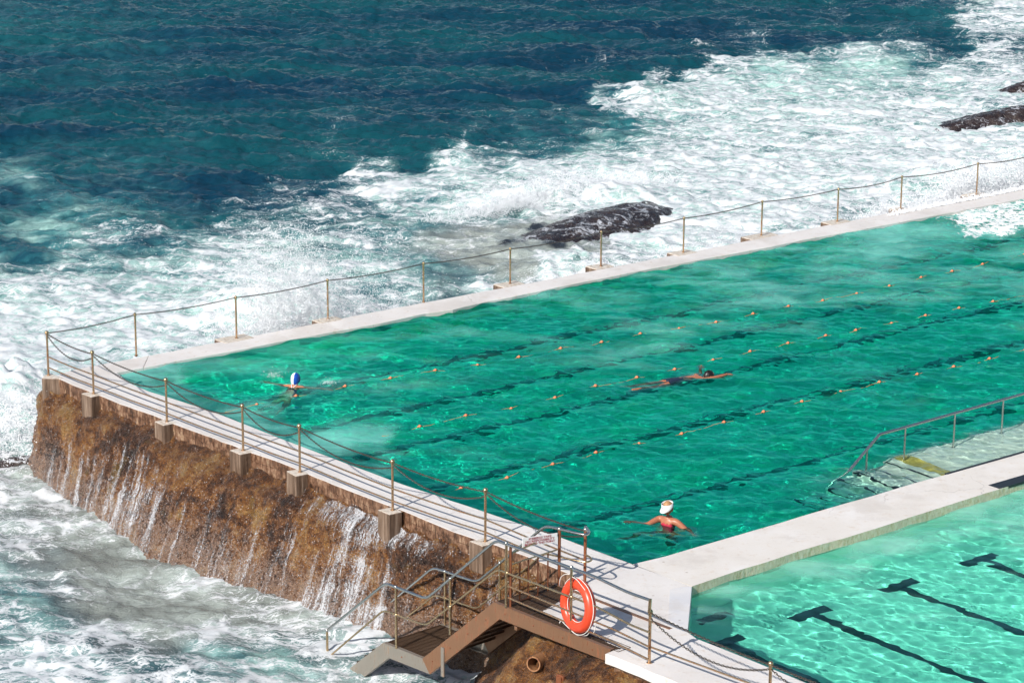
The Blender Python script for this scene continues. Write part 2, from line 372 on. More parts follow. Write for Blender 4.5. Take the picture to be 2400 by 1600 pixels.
def interp(px, py, tab, pw=3.2):
    num = 0; den = 0; out = [0] * (tab.shape[1] - 2)
    wx = px + 26 * perlin(px / 90, py / 45, 3.3 + 0 * px) + 12 * perlin(px / 34, py / 17, 9.3 + 0 * px)
    wy = py + 14 * perlin(px / 90, py / 45, 7.7 + 0 * px) + 7 * perlin(px / 34, py / 17, 5.3 + 0 * px)
    for r in tab:
        d = (wx - r[0]) ** 2 + ((wy - r[1]) * 2.0) ** 2 + 60
        w = d ** (-pw / 2); den = den + w
        for i in range(len(out)): out[i] = out[i] + w * r[2 + i]
    return [o / den for o in out]
def axis(a, b, step, far, g=1.05):
    c = list(np.arange(a, b, step)); s = step; x = c[0]; l = []
    while x > -far: s *= g; x -= s; l.append(x)
    s = step; x = c[-1]; r = []
    while x < far: s *= g; x += s; r.append(x)
    return np.array(l[::-1] + c + r)
xs = axis(-24.5, 24.5, .064, 900); ys = axis(39, 118, .085, 1500)
ys = ys[ys > -30]
X, Y = np.meshgrid(xs, ys)
P3 = np.stack([X, Y, np.full_like(X, SEA)], -1)
pp = proj(P3); px, py = pp[..., 0].copy(), pp[..., 1].copy()
bad = (Y < 20); px[bad] = 1200; py[bad] = 1600
px = np.clip(px, -60, 2460); py = np.clip(py, -10, 1640)
inside = (X > -25) & (X < 25) & (Y > 38) & (Y < 119)
F_ = np.zeros_like(X); A_ = np.full_like(X, .08); D_ = np.zeros_like(X)
f_, a_, d_ = interp(px[inside], py[inside], ctl)
F_[inside] = f_; A_[inside] = a_; D_[inside] = d_
h1 = ocean(1024, 40, .35, 6.5, R_(80), .12, 2, 3.5)
h2 = ocean(1024, 17.3, .16, 1.2, R_(70), .35, 4, 3.0)
Z = SEA + (.10 * samp(h1, 40, X, Y) * (1 - .62 * sstep(.25, .6, F_)) * (1 - .40 * sstep(.1, .5, D_)) + .026 * samp(h2, 17.3, X, Y)) * np.exp(-np.maximum(0, np.hypot(X, Y - 75) - 60) / 120)
Z += .16 * perlin(X * .12, Y * .16 + 3) * (1 - F_)
tb = sstep(.3, .8, F_)
Z += tb * (.12 * ridge(X * .30, Y * .5, None, 3) + .018 * ridge(X * .9 + 4, Y * 1.6, None, 4) + .015 * fbm(X * 4, Y * 5, None, 3))
def bumpat(pxy, rx, ry, hh, z0=SEA, sharp=1.0):
    c = W(pxy[0], pxy[1], z0); return hh * np.exp(-(((X - c[0]) / rx) ** 2 + ((Y - c[1]) / ry) ** 2) ** sharp)
lump = bumpat((640, 745), 2.3, 1.0, .75) + bumpat((30, 960), 1.4, 1.3, .95) + bumpat((1330, 470), 2.6, .7, .55) + bumpat((1360, 640), 1.8, .8, .45) \
     + bumpat((2280, 430), 2.6, 1.3, .6) + bumpat((1050, 372), 1.4, .5, .3) + bumpat((1520, 225), 1.6, 1.3, .35) + bumpat((1230, 590), 2.2, .9, .3) + bumpat((850, 1500), 1., .5, .1)
Z -= bumpat((900, 1560), 3.2, 2.4, .30) + bumpat((350, 1400), 2.5, 1.6, .14)
Z += lump * (1 + .35 * fbm(X * 2.2, Y * 2.2, None, 4))
V = np.stack([X, Y, Z], -1).reshape(-1, 3)

t = NT('sea_water'); p = t.pos(); fa, ae, dk = t.attr('foam'), t.attr('aeration'), t.attr('murk')
pf = t.mapv(p, (1, 1, 0))
wp = t.vmath('ADD', pf, t.vmath('SCALE', t.vmath('SUBTRACT', t.noise(pf, .55, 4, .55, col=True), (.5, .5, .5)), scale=1.2))
wp2 = t.vmath('ADD', pf, t.vmath('SCALE', t.vmath('SUBTRACT', t.noise(pf, 1.8, 5, .6, col=True), (.5, .5, .5)), scale=.45))
ps = t.mapv(wp, (.48, 1.25, 0)); ps2 = t.mapv(wp2, (.42, 1.35, 0))
n1 = t.noise(ps, .95, 9, .60); n2 = t.noise(ps2, 3.4, 7, .66); n3 = t.noise(pf, .33, 3, .5); n4 = t.noise(t.mapv(wp2, (.4, 1.5, 0)), 8.5, 4, .62)
e1 = t.voro(t.mapv(wp, (.8, 1.05, 0)), .75, 'DISTANCE_TO_EDGE'); e2 = t.voro(t.mapv(wp2, (.75, 1.1, 0)), 2.1, 'DISTANCE_TO_EDGE')
l1 = t.step(t.math('ADD', e1, t.math('MULTIPLY', n2, .12)), .06, .19, 1, 0)
l2 = t.step(t.math('ADD', e2, t.math('MULTIPLY', n2, .12)), .05, .17, 1, 0)
lace = t.math('ADD', t.math('MULTIPLY', l1, .30), t.math('MULTIPLY', l2, .17))
n6 = t.noise(t.mapv(wp2, (.6, 1.5, 0)), 24, 4, .7)
rd = lambda n, k: t.math('SUBTRACT', 1.0, t.math('MULTIPLY', t.math('ABSOLUTE', t.math('SUBTRACT', n, .5)), k), clamp=True)     # ridged noise: thin strands
nA = t.noise(t.mapv(wp, (.42, 1.0, 0), loc=(5, 2, 0)), 1.5, 6, .6); nB = t.noise(t.mapv(wp2, (.5, 1.1, 0), loc=(3, 9, 0)), 4.6, 5, .62); nC = t.noise(t.mapv(wp2, (.55, 1.3, 0), loc=(1, 4, 0)), 12, 4, .6)
r1 = rd(nA, 15.0); r2 = rd(nB, 11.0); r3 = rd(nC, 9.0)
fb = t.math('ADD', t.math('MULTIPLY', t.math('SUBTRACT', n1, .5), 1.25), t.math('ADD', t.math('MULTIPLY', t.math('SUBTRACT', n2, .5), .75), t.math('MULTIPLY', t.math('SUBTRACT', n6, .5), .5)))
body = t.math('ADD', t.math('ADD', t.math('MULTIPLY', fa, .685), t.math('MULTIPLY', fb, t.step(fa, .0, .35, .7, 1.0))), t.math('MULTIPLY', t.math('SUBTRACT', n3, .5), .5))
loc_ = t.math('ADD', fa, t.math('MULTIPLY', fb, .9))                 # how foamy it is right here
w_ = t.step(loc_, .10, .75)
strand = t.math('MAXIMUM', t.math('MAXIMUM', t.math('MULTIPLY', r1, 1.0), t.math('MULTIPLY', r2, .92)), t.math('MAXIMUM', t.math('MULTIPLY', r3, .60), t.math('MAXIMUM', t.math('MULTIPLY', l1, .95), t.math('MULTIPLY', l2, .85))))
strand = t.step(t.math('ADD', strand, t.math('MULTIPLY', t.math('SUBTRACT', n6, .5), .55)), t.math('SUBTRACT', 1.02, t.math('MULTIPLY', w_, .55)), t.math('SUBTRACT', 1.22, t.math('MULTIPLY', w_, .45)))
strand = t.math('MULTIPLY', strand, t.step(fa, .05, .26, 0, .9))
dense_ = t.math('MULTIPLY', t.step(body, .58, 1.0), .92)
foam = t.math('MAXIMUM', t.math('MULTIPLY', dense_, t.step(fa, .04, .2)), strand)
cv = body
thin = t.math('MULTIPLY', t.step(body, .18, .66), t.math('MULTIPLY', t.step(fa, .08, .35), t.step(t.math('ADD', ae, dk), .2, .6, .35, 1)))
gv = t.noise(t.mapv(p, (.25, .9, 0)), .28, 3, .5)
deep = t.mix(t.step(gv, .35, .65), C(.0022, .029, .056), C(.0038, .057, .072))
aq = t.mix(t.step(t.math('ADD', ae, t.math('MULTIPLY', t.math('SUBTRACT', t.noise(wp, .7, 4, .5), .5), 1.4)), .35, 1.0), C(.040, .20, .215), C(.38, .60, .54))
ak = t.math('ADD', ae, t.math('MULTIPLY', t.math('ADD', t.math('SUBTRACT', n1, .5), t.math('MULTIPLY', t.math('SUBTRACT', n2, .5), 1.1)), t.math('MULTIPLY', ae, 1.5)), clamp=True)
wc = t.mix(t.step(ak, .16, .95), deep, aq)
mk = t.mix(t.step(n1, .38, .62), C(.23, .25, .225), C(.42, .47, .43))
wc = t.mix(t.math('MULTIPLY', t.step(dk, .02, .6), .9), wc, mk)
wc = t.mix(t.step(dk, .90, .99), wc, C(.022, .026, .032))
wc = t.mix(t.math('MULTIPLY', thin, t.step(ae, .1, .7, .28, .70)), wc, C(.50, .62, .60))
fc = t.mix(t.step(n2, .38, .6), C(.60, .63, .65), C(.73, .74, .75))
col = t.mix(foam, wc, fc)
hb = t.math('ADD', t.math('MULTIPLY', t.noise(t.mapv(p, (1, 1.7, 0)), 2.6, 7, .7, .4), 1.0), t.math('MULTIPLY', t.noise(t.mapv(p, (1, 1.6, 0)), 12, 3, .6), .22))
hf = t.math('ADD', t.math('MULTIPLY', n2, .6), t.math('ADD', t.math('MULTIPLY', n6, .35), t.math('MULTIPLY', foam, .6)))
b1 = t.bump(hb, .8, .08); b2 = t.bump(hf, .5, .06)
wat = t.bsdf(Base_Color=col, Roughness=t.math('ADD', .09, t.math('MULTIPLY', thin, .25)), IOR=1.33, Normal=b1)
fo = t.bsdf(Base_Color=col, Roughness=.6, Normal=b2, Specular_IOR_Level=.25)
ms = t.n('ShaderNodeMixShader'); t.l(foam, ms.inputs[0]); t.l(wat.outputs[0], ms.inputs[1]); t.l(fo.outputs[0], ms.inputs[2])
M['sea'] = t.fin(ms.outputs[0])
sea = mesh_obj('sea', V, gridF(*X.shape), M['sea'], smooth=True)
tag(sea, kind='structure'); attr(sea, 'foam', F_); attr(sea, 'aeration', A_); attr(sea, 'murk', D_)

# ================================================================== POOL AND WALLS
def dens(pts, step=.35, amp=.006, seed=0, closed=False):
    """subdivide a polyline and roughen it a little"""
    P = [np.array(q[:2], float) for q in pts]; out = []
    r = np.random.default_rng(seed)
    for i in range(len(P) - 1 + int(closed)):
        a, b = P[i], P[(i + 1) % len(P)]; n = max(1, int(np.linalg.norm(b - a) / step))
        for k in range(n):
            q = a + (b - a) * k / n
            if k: q = q + r.normal(0, amp, 2)
            out.append(q)
    if not closed: out.append(P[-1])
    return out
Wp = lambda l, z=0.0: [W(x, y, z)[:2] for x, y in l]
far_out = [(348.8,832.9),(412.6,820.8),(467.9,809.1),(531.6,798.5),(572,791),(625,780.4),(700,766),(749,755.5),(806.3,744.4),(870,732),(950.9,717),(989,709.3),(1048.6,698.7),(1125.2,683.8),(1169.8,676.2),(1200,670.8),(1295.7,652.9),(1382.8,635.9),(1446.6,623.5),(1572,599),(1627.6,589),(1700,574.8),(1748.8,565),(1806.2,553.5),(1940,527.2),(1974,520.6),(2082.6,499.5),(2240,469.5),(2400,438)]
far_in = [(336,861),(370,855),(412.6,845.7),(476.4,834.2),(540,823),(625,806.3),(700,791.2),(785,776),(848.8,764.6),(891.3,757.1),(933.8,747.6),(997.6,733.7),(1061.4,725.2),(1093.3,717.1),(1146.4,705),(1200,695.5),(1306.3,672.6),(1412.6,651.8),(1518.9,630.5),(1625,611.4),(1706.3,596.3),(1812.6,576.7),(1918.9,554.8),(2025,536.7),(2112,520),(2219,499.5),(2400,464)]
end_in = [(274,872),(304,897),(348.8,916.4),(400,932),(502,965),(599.4,1003.5),(665,1029.5),(758.9,1065),(865,1104.5),(944,1134),(1097,1184.8),(1200,1220),(1312,1257.4),(1414,1295),(1480,1322)]
end_out = [(141.6,874.5),(133.1,885.5),(179,905.9),(236.9,928),(281,946.7),(359.3,973),(406.9,993),(460,1012.5),(542,1042),(586.7,1060),(652.6,1082),(720.6,1110),(801.4,1143),(886.4,1175.6),(940,1195),(1060.5,1245.2),(1125,1267),(1159,1276),(1230.6,1302),(1298.6,1330),(1346,1349),(1352,1375),(1304,1412),(1269,1431),(1457,1518),(1441,1521),(1417.7,1531),(1440,1538.6),(1588.8,1600)]
k_side = [(1622.5,1373),(1612.5,1480),(1633,1495),(1700,1521),(1767,1548),(1840,1578),(1908,1606)]
div_in = [(1480,1322),(1560,1303),(1624,1284),(1717,1257),(1828,1225),(1931.4,1193.6),(2042,1162.5),(2149,1130),(2260,1100),(2400,1057)]
div_out = [(1622.5,1373),(1710,1343),(1788.6,1319),(1877.9,1289),(1981.4,1260),(2060,1235.7),(2131.4,1212),(2220.7,1184),(2342,1146),(2400,1127.5)]
XU = 40.0
def ext(pt_uv): return L(*pt_uv)[:2]
fo_ = Wp(far_out); fi_ = Wp(far_in); fo_.append(ext((XU, UV([*fo_[-1], 0])[1] - .1))); fi_.append(ext((XU, UV([*fi_[-1], 0])[1] - .05)))
di_ = Wp(div_in); do_ = Wp(div_out); dv_i = UV([*di_[-1], 0])[1]; dv_o = UV([*do_[-1], 0])[1]
di_.append(ext((XU, dv_i))); do_.append(ext((XU, dv_o)))
eo_ = Wp(end_out); ei_ = Wp(end_in); ks_ = Wp(k_side)
eu, ev = UV([*eo_[-1], 0]); ku, kv = UV([*ks_[-1], 0])
eo_.append(ext((eu + .25, 26))); ks_.append(ext((ku + .25, 26)))

def grow(poly, d):
    c = np.mean([np.array(q) for q in poly], 0); n = len(poly); out = []
    ar = sum(poly[i][0] * poly[(i + 1) % n][1] - poly[(i + 1) % n][0] * poly[i][1] for i in range(n)); s = 1 if ar > 0 else -1
    for i in range(n):
        a, b, e = map(np.array, (poly[i - 1], poly[i], poly[(i + 1) % n])); t = e - a; t = t / (np.linalg.norm(t) + 1e-9)
        out.append(tuple(b + s * d * np.array([t[1], -t[0]])))
    return out
# ---- end wall
wall = empty('sea_wall', L(.3, 6), 'rough brown rock wall with white concrete walkway, water running down to the sea', 'wall')
outl = dens(eo_, .25, .007, 1) + dens(ks_[::-1], .4, .002, 2) + dens(ei_[::-1], .4, .006, 3)[1:] + [fi_[0]] + [fo_[0]] + Wp([(290, 843.6), (238, 853.2), (196, 861), (168.8, 866.8)])
TH_E = .16
mbw = MB()
def side_m(i, j):
    c = (np.array(outl[i]) + np.array(outl[j])) / 2; uu, vv = UV([*c, 0])
    return 1 if (uu < 1.1 and vv < 15.0) or (vv < .4 and uu > .3) else 0
mbw.prism(outl, -TH_E, 0.0, 0, side_m)
cpoly = grow(outl[::1], -.14)
mb_obj('wall_core', MB().prism(cpoly, -1.0, -.161), M['stain'], wall)
be = [q for q in dens(eo_, .2, .007, 1) if UV([*q, 0])[1] < 15.35 and UV([*q, 0])[0] < 1.3]
bi = [np.array(q) + u_[:2] * .2 for q in be]; be = [np.array(q) + u_[:2] * .012 for q in be]
mb_obj('wall_band', MB().prism(be + bi[::-1], -.36, -.1605), M['stain'], wall)
slab = mb_obj('walkway_slab', mbw, [M['deck'], M['stain']], wall); bevel(slab, .014)
# repaired paint panel at the pool corner
mbp = MB().prism(Wp([(1570, 1381), (1600, 1374.5), (1621.3, 1374), (1611.5, 1478), (1566, 1452)]), .001, .005)
mb_obj('repair_patch', mbp, M['deck2'], wall)
# ---- rock face of the end wall
tops = [(7,-.28,7,-1.6),(3,-.25,3,-1.5),(1.2,-.14,1.1,-1.4),(.5,-.10,.25,-1.15),(.1,-.08,-.05,-.9),(-.13,.02,-.28,-.55),(-.14,.2,-.42,-.1),(-.05,.42,-.58,.5),(.06,1,-.8,1.4),(.09,1.87,-1.02,2.6),(.24,3.54,-1.17,4.2),(.29,4.96,-1.17,5.4),(.4,6.6,-.98,6.9),(.53,8.2,-.72,8.4),(.63,10.2,-.28,10.3),(.71,12.2,.22,12.0),(.87,13.1,.45,13.0),(.94,14.6,.7,14.6),(1.0,16,.9,16)]
tp = np.array(tops); ss = np.concatenate([[0], np.cumsum(np.hypot(np.diff(tp[:, 0]), np.diff(tp[:, 1])))])
sN = np.arange(0, ss[-1], .03); tu, tv, fu, fv = [np.interp(sN, ss, tp[:, i]) for i in range(4)]
for a in (tu, tv, fu, fv):
    k = np.ones(9) / 9; a[:] = np.convolve(np.pad(a, 4, 'edge'), k, 'valid')
tt = np.linspace(0, 1, 92)
prof = np.where(tt < .04, tt * 1.5, .05 + .12 * sstep(.04, .14, tt) + .83 * np.clip((tt - .04) / .96, 0, 1) ** .95)
Uf = tu[:, None] + .02 + (fu - tu - .02)[:, None] * prof[None]; Vf = tv[:, None] + (fv - tv)[:, None] * prof[None]
zt_ = -.24 + .13 * perlin(sN * .8, sN * 0 + 2.2) + .07 * perlin(sN * 3, sN * 0 + 5.2); Zf = zt_[:, None] * (1 - tt)[None] - 2.52 * tt[None]
base3 = O + u_ * Uf[..., None] + v_ * Vf[..., None]; base3[..., 2] = Zf
dS = np.gradient(base3, axis=0); dT = np.gradient(base3, axis=1)
Nn = np.cross(dS, dT); Nn /= np.linalg.norm(Nn, axis=-1, keepdims=True) + 1e-9
if (Nn[400, 40] @ (-u_)) < 0: Nn = -Nn
bx, by, bz = base3[..., 0], base3[..., 1], base3[..., 2]
dsp = .09 * fbm(bx * 1.1, by * 1.1, bz * 1.0, 4) + .075 * ridge(bx * 2.6, by * 2.6, bz * 1.6, 4) + .055 * fbm(bx * 9, by * 9, bz * 9, 4) + .02 * fbm(bx * 26, by * 26, bz * 26, 2)
dsp += .10 * sstep(.05, .1, tt)[None] * (1 - sstep(.12, .3, tt))[None] * (.5 + fbm(bx * 1.5, by * 1.5, 0 * bz + 4, 2))
dsp *= (.25 + .75 * sstep(0, .12, tt))[None]
rockv = base3 + Nn * dsp[..., None]
F = gridF(*Uf.shape, flip=True)
rS = np.repeat(sN[:, None], len(tt), 1); rT = np.repeat(tt[None] * 2.6, len(sN), 0)
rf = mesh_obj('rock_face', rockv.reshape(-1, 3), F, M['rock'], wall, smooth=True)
# ---- plinths carrying the posts on the seaward edge
Q = [(219.5,922.4,825.5,214.2),(391.3,987.9,889.4,389),(570,1055.5,950.4,568.4),(703,1105.9,997.7,700.3),(920.4,1195,1081,916),(1137.4,1268.4,1148,1136)]
def postz(bx, by, ty, z=0.0):
    B = W(bx, by, z); lo, hi = 0, 3
    for _ in range(40):
        m = (lo + hi) / 2
        if proj(B + np.array([0, 0, m]))[1] > ty: lo = m
        else: hi = m
    return B, m
eoU = [UV([*q, 0]) for q in eo_]
for i, q in enumerate(Q):
    uu, vv = uvp(q[0], q[1]); r = np.random.default_rng(i)
    a = [(uu - .19, vv - .17), (uu + .10, vv - .15), (uu + .10, vv + .17), (uu - .18, vv + .16)]
    a = [(x + r.normal(0, .012), y + r.normal(0, .012)) for x, y in a]
    b = MB().prism([L(*k)[:2] for k in a], -.50 - .05 * r.random(), .004)
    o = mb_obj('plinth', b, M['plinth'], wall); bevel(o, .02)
cb = Wp([(97.4, 886.4), (102.5, 880.4), (112, 875), (140, 874), (131, 886.5)])
cc = [UV([*k, 0]) for k in cb]; cb2 = cb[:3] + [ext((.12, .02)), ext((.14, .42))]
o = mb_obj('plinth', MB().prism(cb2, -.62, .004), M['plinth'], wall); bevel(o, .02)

# ---- far wall
fwall = empty('pool_wall', L(18, 0), 'long narrow white concrete wall along the open sea side of the big pool', 'wall')
oo = dens(fo_, .3, .008, 5) + dens(fi_[::-1], .4, .012, 6)
o = mb_obj('wall_top', MB().prism(oo, -.42, 0.0, 0, lambda i, j: 1 if UV([*((np.array(oo[i]) + np.array(oo[j])) / 2), 0])[1] < .1 else 0), [M['deck'], M['stain']], fwall); bevel(o, .014)
fb = [np.array(q) + v_[:2] * .03 for q in fo_]; fb2 = [np.array(q) - v_[:2] * .02 for q in fi_]
mb_obj('wall_base', MB().prism(list(fb) + list(fb2[::-1]), -2.6, -.421), M['stain'], fwall)
PP = [(319.4,833.1,736.2),(554.4,792.3,696.2),(768.7,747.6,656.2),(992.8,707.7,616.7),(1195.6,664.7,582.7),(1408.2,623.5,543.1),(1601.5,591.5,510.7),(1784.4,552,472),(1962.5,519.2,442.7),(2110.9,490.3,414.2),(2288.6,456.3,383.2)]
blk = {1: (.42, .22), 2: (.34, .14), 4: (.36, .18), 5: (.32, .2), 6: (.36, .2), 7: (.52, .2), 8: (.4, .2), 9: (.25, .2), 10: (.4, .22)}
for i, q in enumerate(PP):
    uu, vv = uvp(q[0], q[1])
    if i in blk:
        w, dd = blk[i]; a = [(uu - w, vv - dd), (uu + w * .75, vv - dd * .9), (uu + w * .75, vv + .22), (uu - w, vv + .22)]
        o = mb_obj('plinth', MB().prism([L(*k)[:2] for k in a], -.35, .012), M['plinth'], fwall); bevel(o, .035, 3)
# ---- dividing wall between the pools
dwall = empty('dividing_wall', L(8, 15.5), 'broad cream white concrete wall with black edge strips between the two pools', 'wall')
M['deckwet'] = m_white_paint('cream_concrete', .9, (.70, .65, .59, 1))
oo2 = dens(di_, .4, .006, 8) + dens(do_[::-1], .3, .008, 9)
t = NT('wet_edge_concrete'); p = t.pos(); n = t.noise(t.mapv(p, (9, 9, 4)), 2, 6, .7); n2 = t.noise(p, 3, 3, .5)
c = t.ramp(n, [(.3, C(.42, .33, .17)), (.5, C(.60, .53, .38)), (.7, C(.72, .68, .56))]); c = t.mix(t.step(n2, .5, .7), c, C(.55, .50, .38))
M['wetside'] = t.fin(t.bsdf(Base_Color=c, Roughness=.25, Normal=t.bump(n, .8, .03)).outputs[0])
o = mb_obj('wall_top', MB().prism(oo2, -.28, 0.0, 0, lambda i, j: 1 if UV([*((np.array(oo2[i]) + np.array(oo2[j])) / 2), 0])[1] > 15.6 and UV([*((np.array(oo2[i]) + np.array(oo2[j])) / 2), 0])[0] > 1.9 else 0), [M['deckwet'], M['wetside']], dwall)
s1 = Wp([(2220.5, 1111), (2400, 1058)]); s1.append(ext((XU, dv_i + .0)))
a1 = UV([*s1[0], 0]); 
mb_obj('edge_strip', MB().prism([ext((a1[0], dv_i - .012)), ext((XU, dv_i - .012)), ext((XU, dv_i + .06)), ext((a1[0], dv_i + .06))], -.03, .004), M['black'], dwall)
a2 = uvp(2342, 1145)[0]
mb_obj('edge_strip', MB().prism([ext((a2, dv_o - .24)), ext((XU, dv_o - .24)), ext((XU, dv_o + .014)), ext((a2, dv_o + .014))], -.04, .006), M['black'], dwall)

# ---- basins
def m_basin(name, col, col2, side):
    t = NT(name); p = t.pos(); n = t.noise(p, 1.1, 6, .6); n2 = t.noise(p, .35, 3, .5)
    n2 = t.noise(t.mapv(p, (1, 1.6, 1), (0, 0, R_(-39))), .55, 4, .6)
    c = t.mix(t.step(n, .42, .62), col, col2); c = t.mix(t.math('MULTIPLY', t.step(n2, .44, .62), .75), c, side)
    return t.fin(t.bsdf(Base_Color=c, Roughness=.8).outputs[0])
M['basin'] = m_basin('pool_floor_paint', C(.70, .94, .84), C(.50, .93, .68), C(.26, .66, .60))
M['basin2'] = m_basin('wading_floor_paint', C(.72, .84, .74), C(.78, .88, .78), C(.66, .80, .70))
def basin(name, inner, floor, top, mat):
    n = len(inner); V = [(q[0], q[1], top) for q in inner] + [(q[0], q[1], floor) for q in inner]
    ar = sum(inner[i][0] * inner[(i + 1) % n][1] - inner[(i + 1) % n][0] * inner[i][1] for i in range(n))
    F = [(i, (i + 1) % n, (i + 1) % n + n, i + n) for i in range(n)]
    fl = list(range(n, 2 * n)); F.append(tuple(fl if ar > 0 else fl[::-1]))
    o = mesh_obj(name, V, F, mat); return tag(o, kind='structure')
inn = ei_[::-1] + [fi_[0]] + fi_[1:] + di_[::-1][:-1]
bas = basin('pool_floor', inn, -1.06, -.10, M['basin'])
kin = [ks_[0]] + ks_[1:] + [ext((XU, 26))] + do_[::-1][:-1]
kbas = basin('wading_pool_floor', kin, -1.05, -.2, M['basin2'])
receivers = [bas, kbas]
# painted lane lines on the floors
M['faded'] = m_plain('faded_lane_paint', C(.06, .26, .25), .8, nz=.5)
for vv in (3.0, 5.15, 7.1, 9.3, 12.3):
    o = mb_obj('lane_line', MB().box(L(20.4, vv, -1.054), u_ * 18, v_ * .10, np.array([0, 0, .002])), M['faded'], bas); receivers.append(o)
for uu in (1.76, 3.68, 5.66, 7.63, 9.63, 11.6):
    b = MB().box(L(uu, 21.85, -1.044), u_ * .085, v_ * 4.1, np.array([0, 0, .002])).box(L(uu, 17.68, -1.044), u_ * .40, v_ * .11, np.array([0, 0, .002]))
    o = mb_obj('lane_line', b, M['black'], kbas); receivers.append(o)
o = mb_obj('lane_line', MB().box(L(2.35, 16.85, -1.044), u_ * .35, v_ * .1, np.array([0, 0, .002])), M['black'], kbas); receivers.append(o)

# ---- entry ledge and steps in the big pool
led = empty('pool_steps', L(10, 14.2, -.2), 'white underwater steps with black nosings leading up to a shallow ledge', 'steps')
M['ledge'] = m_basin('ledge_paint', C(.80, .82, .76), C(.74, .78, .72), C(.66, .70, .64))
M['yellow'] = m_plain('yellow_paint', C(.55, .42, .10), .7)
v0 = 13.74; v1 = dv_i + .02
stp = [9.38, 9.02, 8.62, 8.24, 7.85, 7.48, 7.1]
o = mb_obj('ledge', MB().prism([ext((stp[0], v0)), ext((XU, v0)), ext((XU, v1)), ext((stp[0], v1))], -1.05, -.20), M['ledge'], led); receivers.append(o)
for i in range(6):
    z = -.20 - .12 * (i + 1) 
    o = mb_obj('step', MB().prism([ext((stp[i + 1], v0 + .04)), ext((stp[i] - .001, v0 + .04)), ext((stp[i] - .001, v1)), ext((stp[i + 1], v1))], -1.05, z), M['ledge'], led); receivers.append(o)
for i in range(7):
    z = -.20 - .12 * i
    o = mb_obj('nosing', MB().prism([ext((stp[i], v0 + .05)), ext((stp[i] + .055, v0 + .05)), ext((stp[i] + .055, v1)), ext((stp[i], v1))], z + .001, z + .004), M['black'], led); receivers.append(o)
o = mb_obj('tactile_strip', MB().prism([ext((9.62, v0 + .01)), ext((9.92, v0 + .01)), ext((9.92, v1)), ext((9.62, v1))], -.199, -.196), M['yellow'], led); receivers.append(o)

# ---- water surfaces
hp = ocean(1024, 19, .12, 2.4, R_(80), .5, 21, 3.25)
hk = ocean(1024, 13, .17, 2.0, R_(60), .3, 22, 3.5)
def polymask(Xq, Yq, poly):
    ins = np.zeros(Xq.shape, bool); n = len(poly)
    for i in range(n):
        x1, y1 = poly[i]; x2, y2 = poly[(i + 1) % n]
        if y1 == y2: continue
        c = ((y1 > Yq) != (y2 > Yq)) & (Xq < (x2 - x1) * (Yq - y1) / (y2 - y1) + x1); ins ^= c
    return ins
WV = {}
def water(name, us, vs, z0, hf, poly, mat, tab):
    Ug, Vg = np.meshgrid(us, vs); P = O + u_ * Ug[..., None] + v_ * Vg[..., None]
    x, y = P[..., 0], P[..., 1]; z = z0 + hf(x, y, Ug, Vg); P[..., 2] = z
    F = gridF(*Ug.shape, flip=True)
    cx, cy = x.ravel()[F].mean(1), y.ravel()[F].mean(1); m = polymask(cx, cy, poly)
    F = F[m]; used = np.unique(F); mp = -np.ones(Ug.size, int); mp[used] = np.arange(len(used)); F = mp[F]
    V = P.reshape(-1, 3)[used]
    o = mesh_obj(name, V, F, mat, smooth=True); tag(o, kind='structure')
    q = proj(V); q[:, 0] = np.clip(q[:, 0], 0, 2450)
    r = interp(q[:, 0], q[:, 1], tab, 2.6); attr(o, 'milk', r[0]); attr(o, 'froth', r[1])
    q = V - O; uq, vq = q @ u_, q @ v_; sh_ = sstep(6.2, 8.8, uq) * sstep(13.6, 13.85, vq) * (name == 'pool_water')
    attr(o, 'shallow', sh_); o['_n'] = 1; WV[name] = (o, V, sh_)
    return o
def m_water(name, tint, milk, tz=None, tint2=None):
    t = NT(name); p = t.pos(); mk, fr = t.attr('milk'), t.attr('froth')
    pf = t.mapv(p, (1, 1, 0)); n1 = t.noise(t.mapv(p, (.45, 1, 0)), .9, 6, .6, .6); n2 = t.noise(pf, 6, 6, .7)
    g = t.n('ShaderNodeBsdfGlass'); g.inputs['IOR'].default_value = 1.33; g.inputs['Roughness'].default_value = 0
    # colour of the water column: less of it over the ledge and over bodies near the surface
    tc = t.mix(t.attr('shallow'), tint, tint2); t.set(g.inputs['Color'], tc)
    fb = t.n('ShaderNodeBsdfDiffuse'); fb.inputs[0].default_value = milk
    k = t.math('MULTIPLY', t.step(t.math('ADD', mk, t.math('MULTIPLY', t.math('SUBTRACT', n1, .5), t.step(mk, .0, .3, 0, 1.6))), .12, .90), .70)
    m1 = t.n('ShaderNodeMixShader'); t.l(k, m1.inputs[0]); t.l(g.outputs[0], m1.inputs[1]); t.l(fb.outputs[0], m1.inputs[2])
    fo = t.n('ShaderNodeBsdfDiffuse'); fo.inputs[0].default_value = C(.82, .83, .82)
    k2 = t.step(t.math('ADD', fr, t.math('MULTIPLY', t.math('SUBTRACT', n2, .5), 1.3)), .52, .70)
    k2 = t.math('MULTIPLY', k2, t.step(fr, .08, .3))
    m2 = t.n('ShaderNodeMixShader'); t.l(k2, m2.inputs[0]); t.l(m1.outputs[0], m2.inputs[1]); t.l(fo.outputs[0], m2.inputs[2])
    return t.fin(m2.outputs[0])
M['pwater'] = m_water('pool_water', C(.13, .99, .82), C(.22, .62, .54), None, C(.80, .90, .86))
M['kwater'] = m_water('wading_pool_water', C(.48, .96, .87), C(.34, .70, .57), None, C(.8, .9, .86))
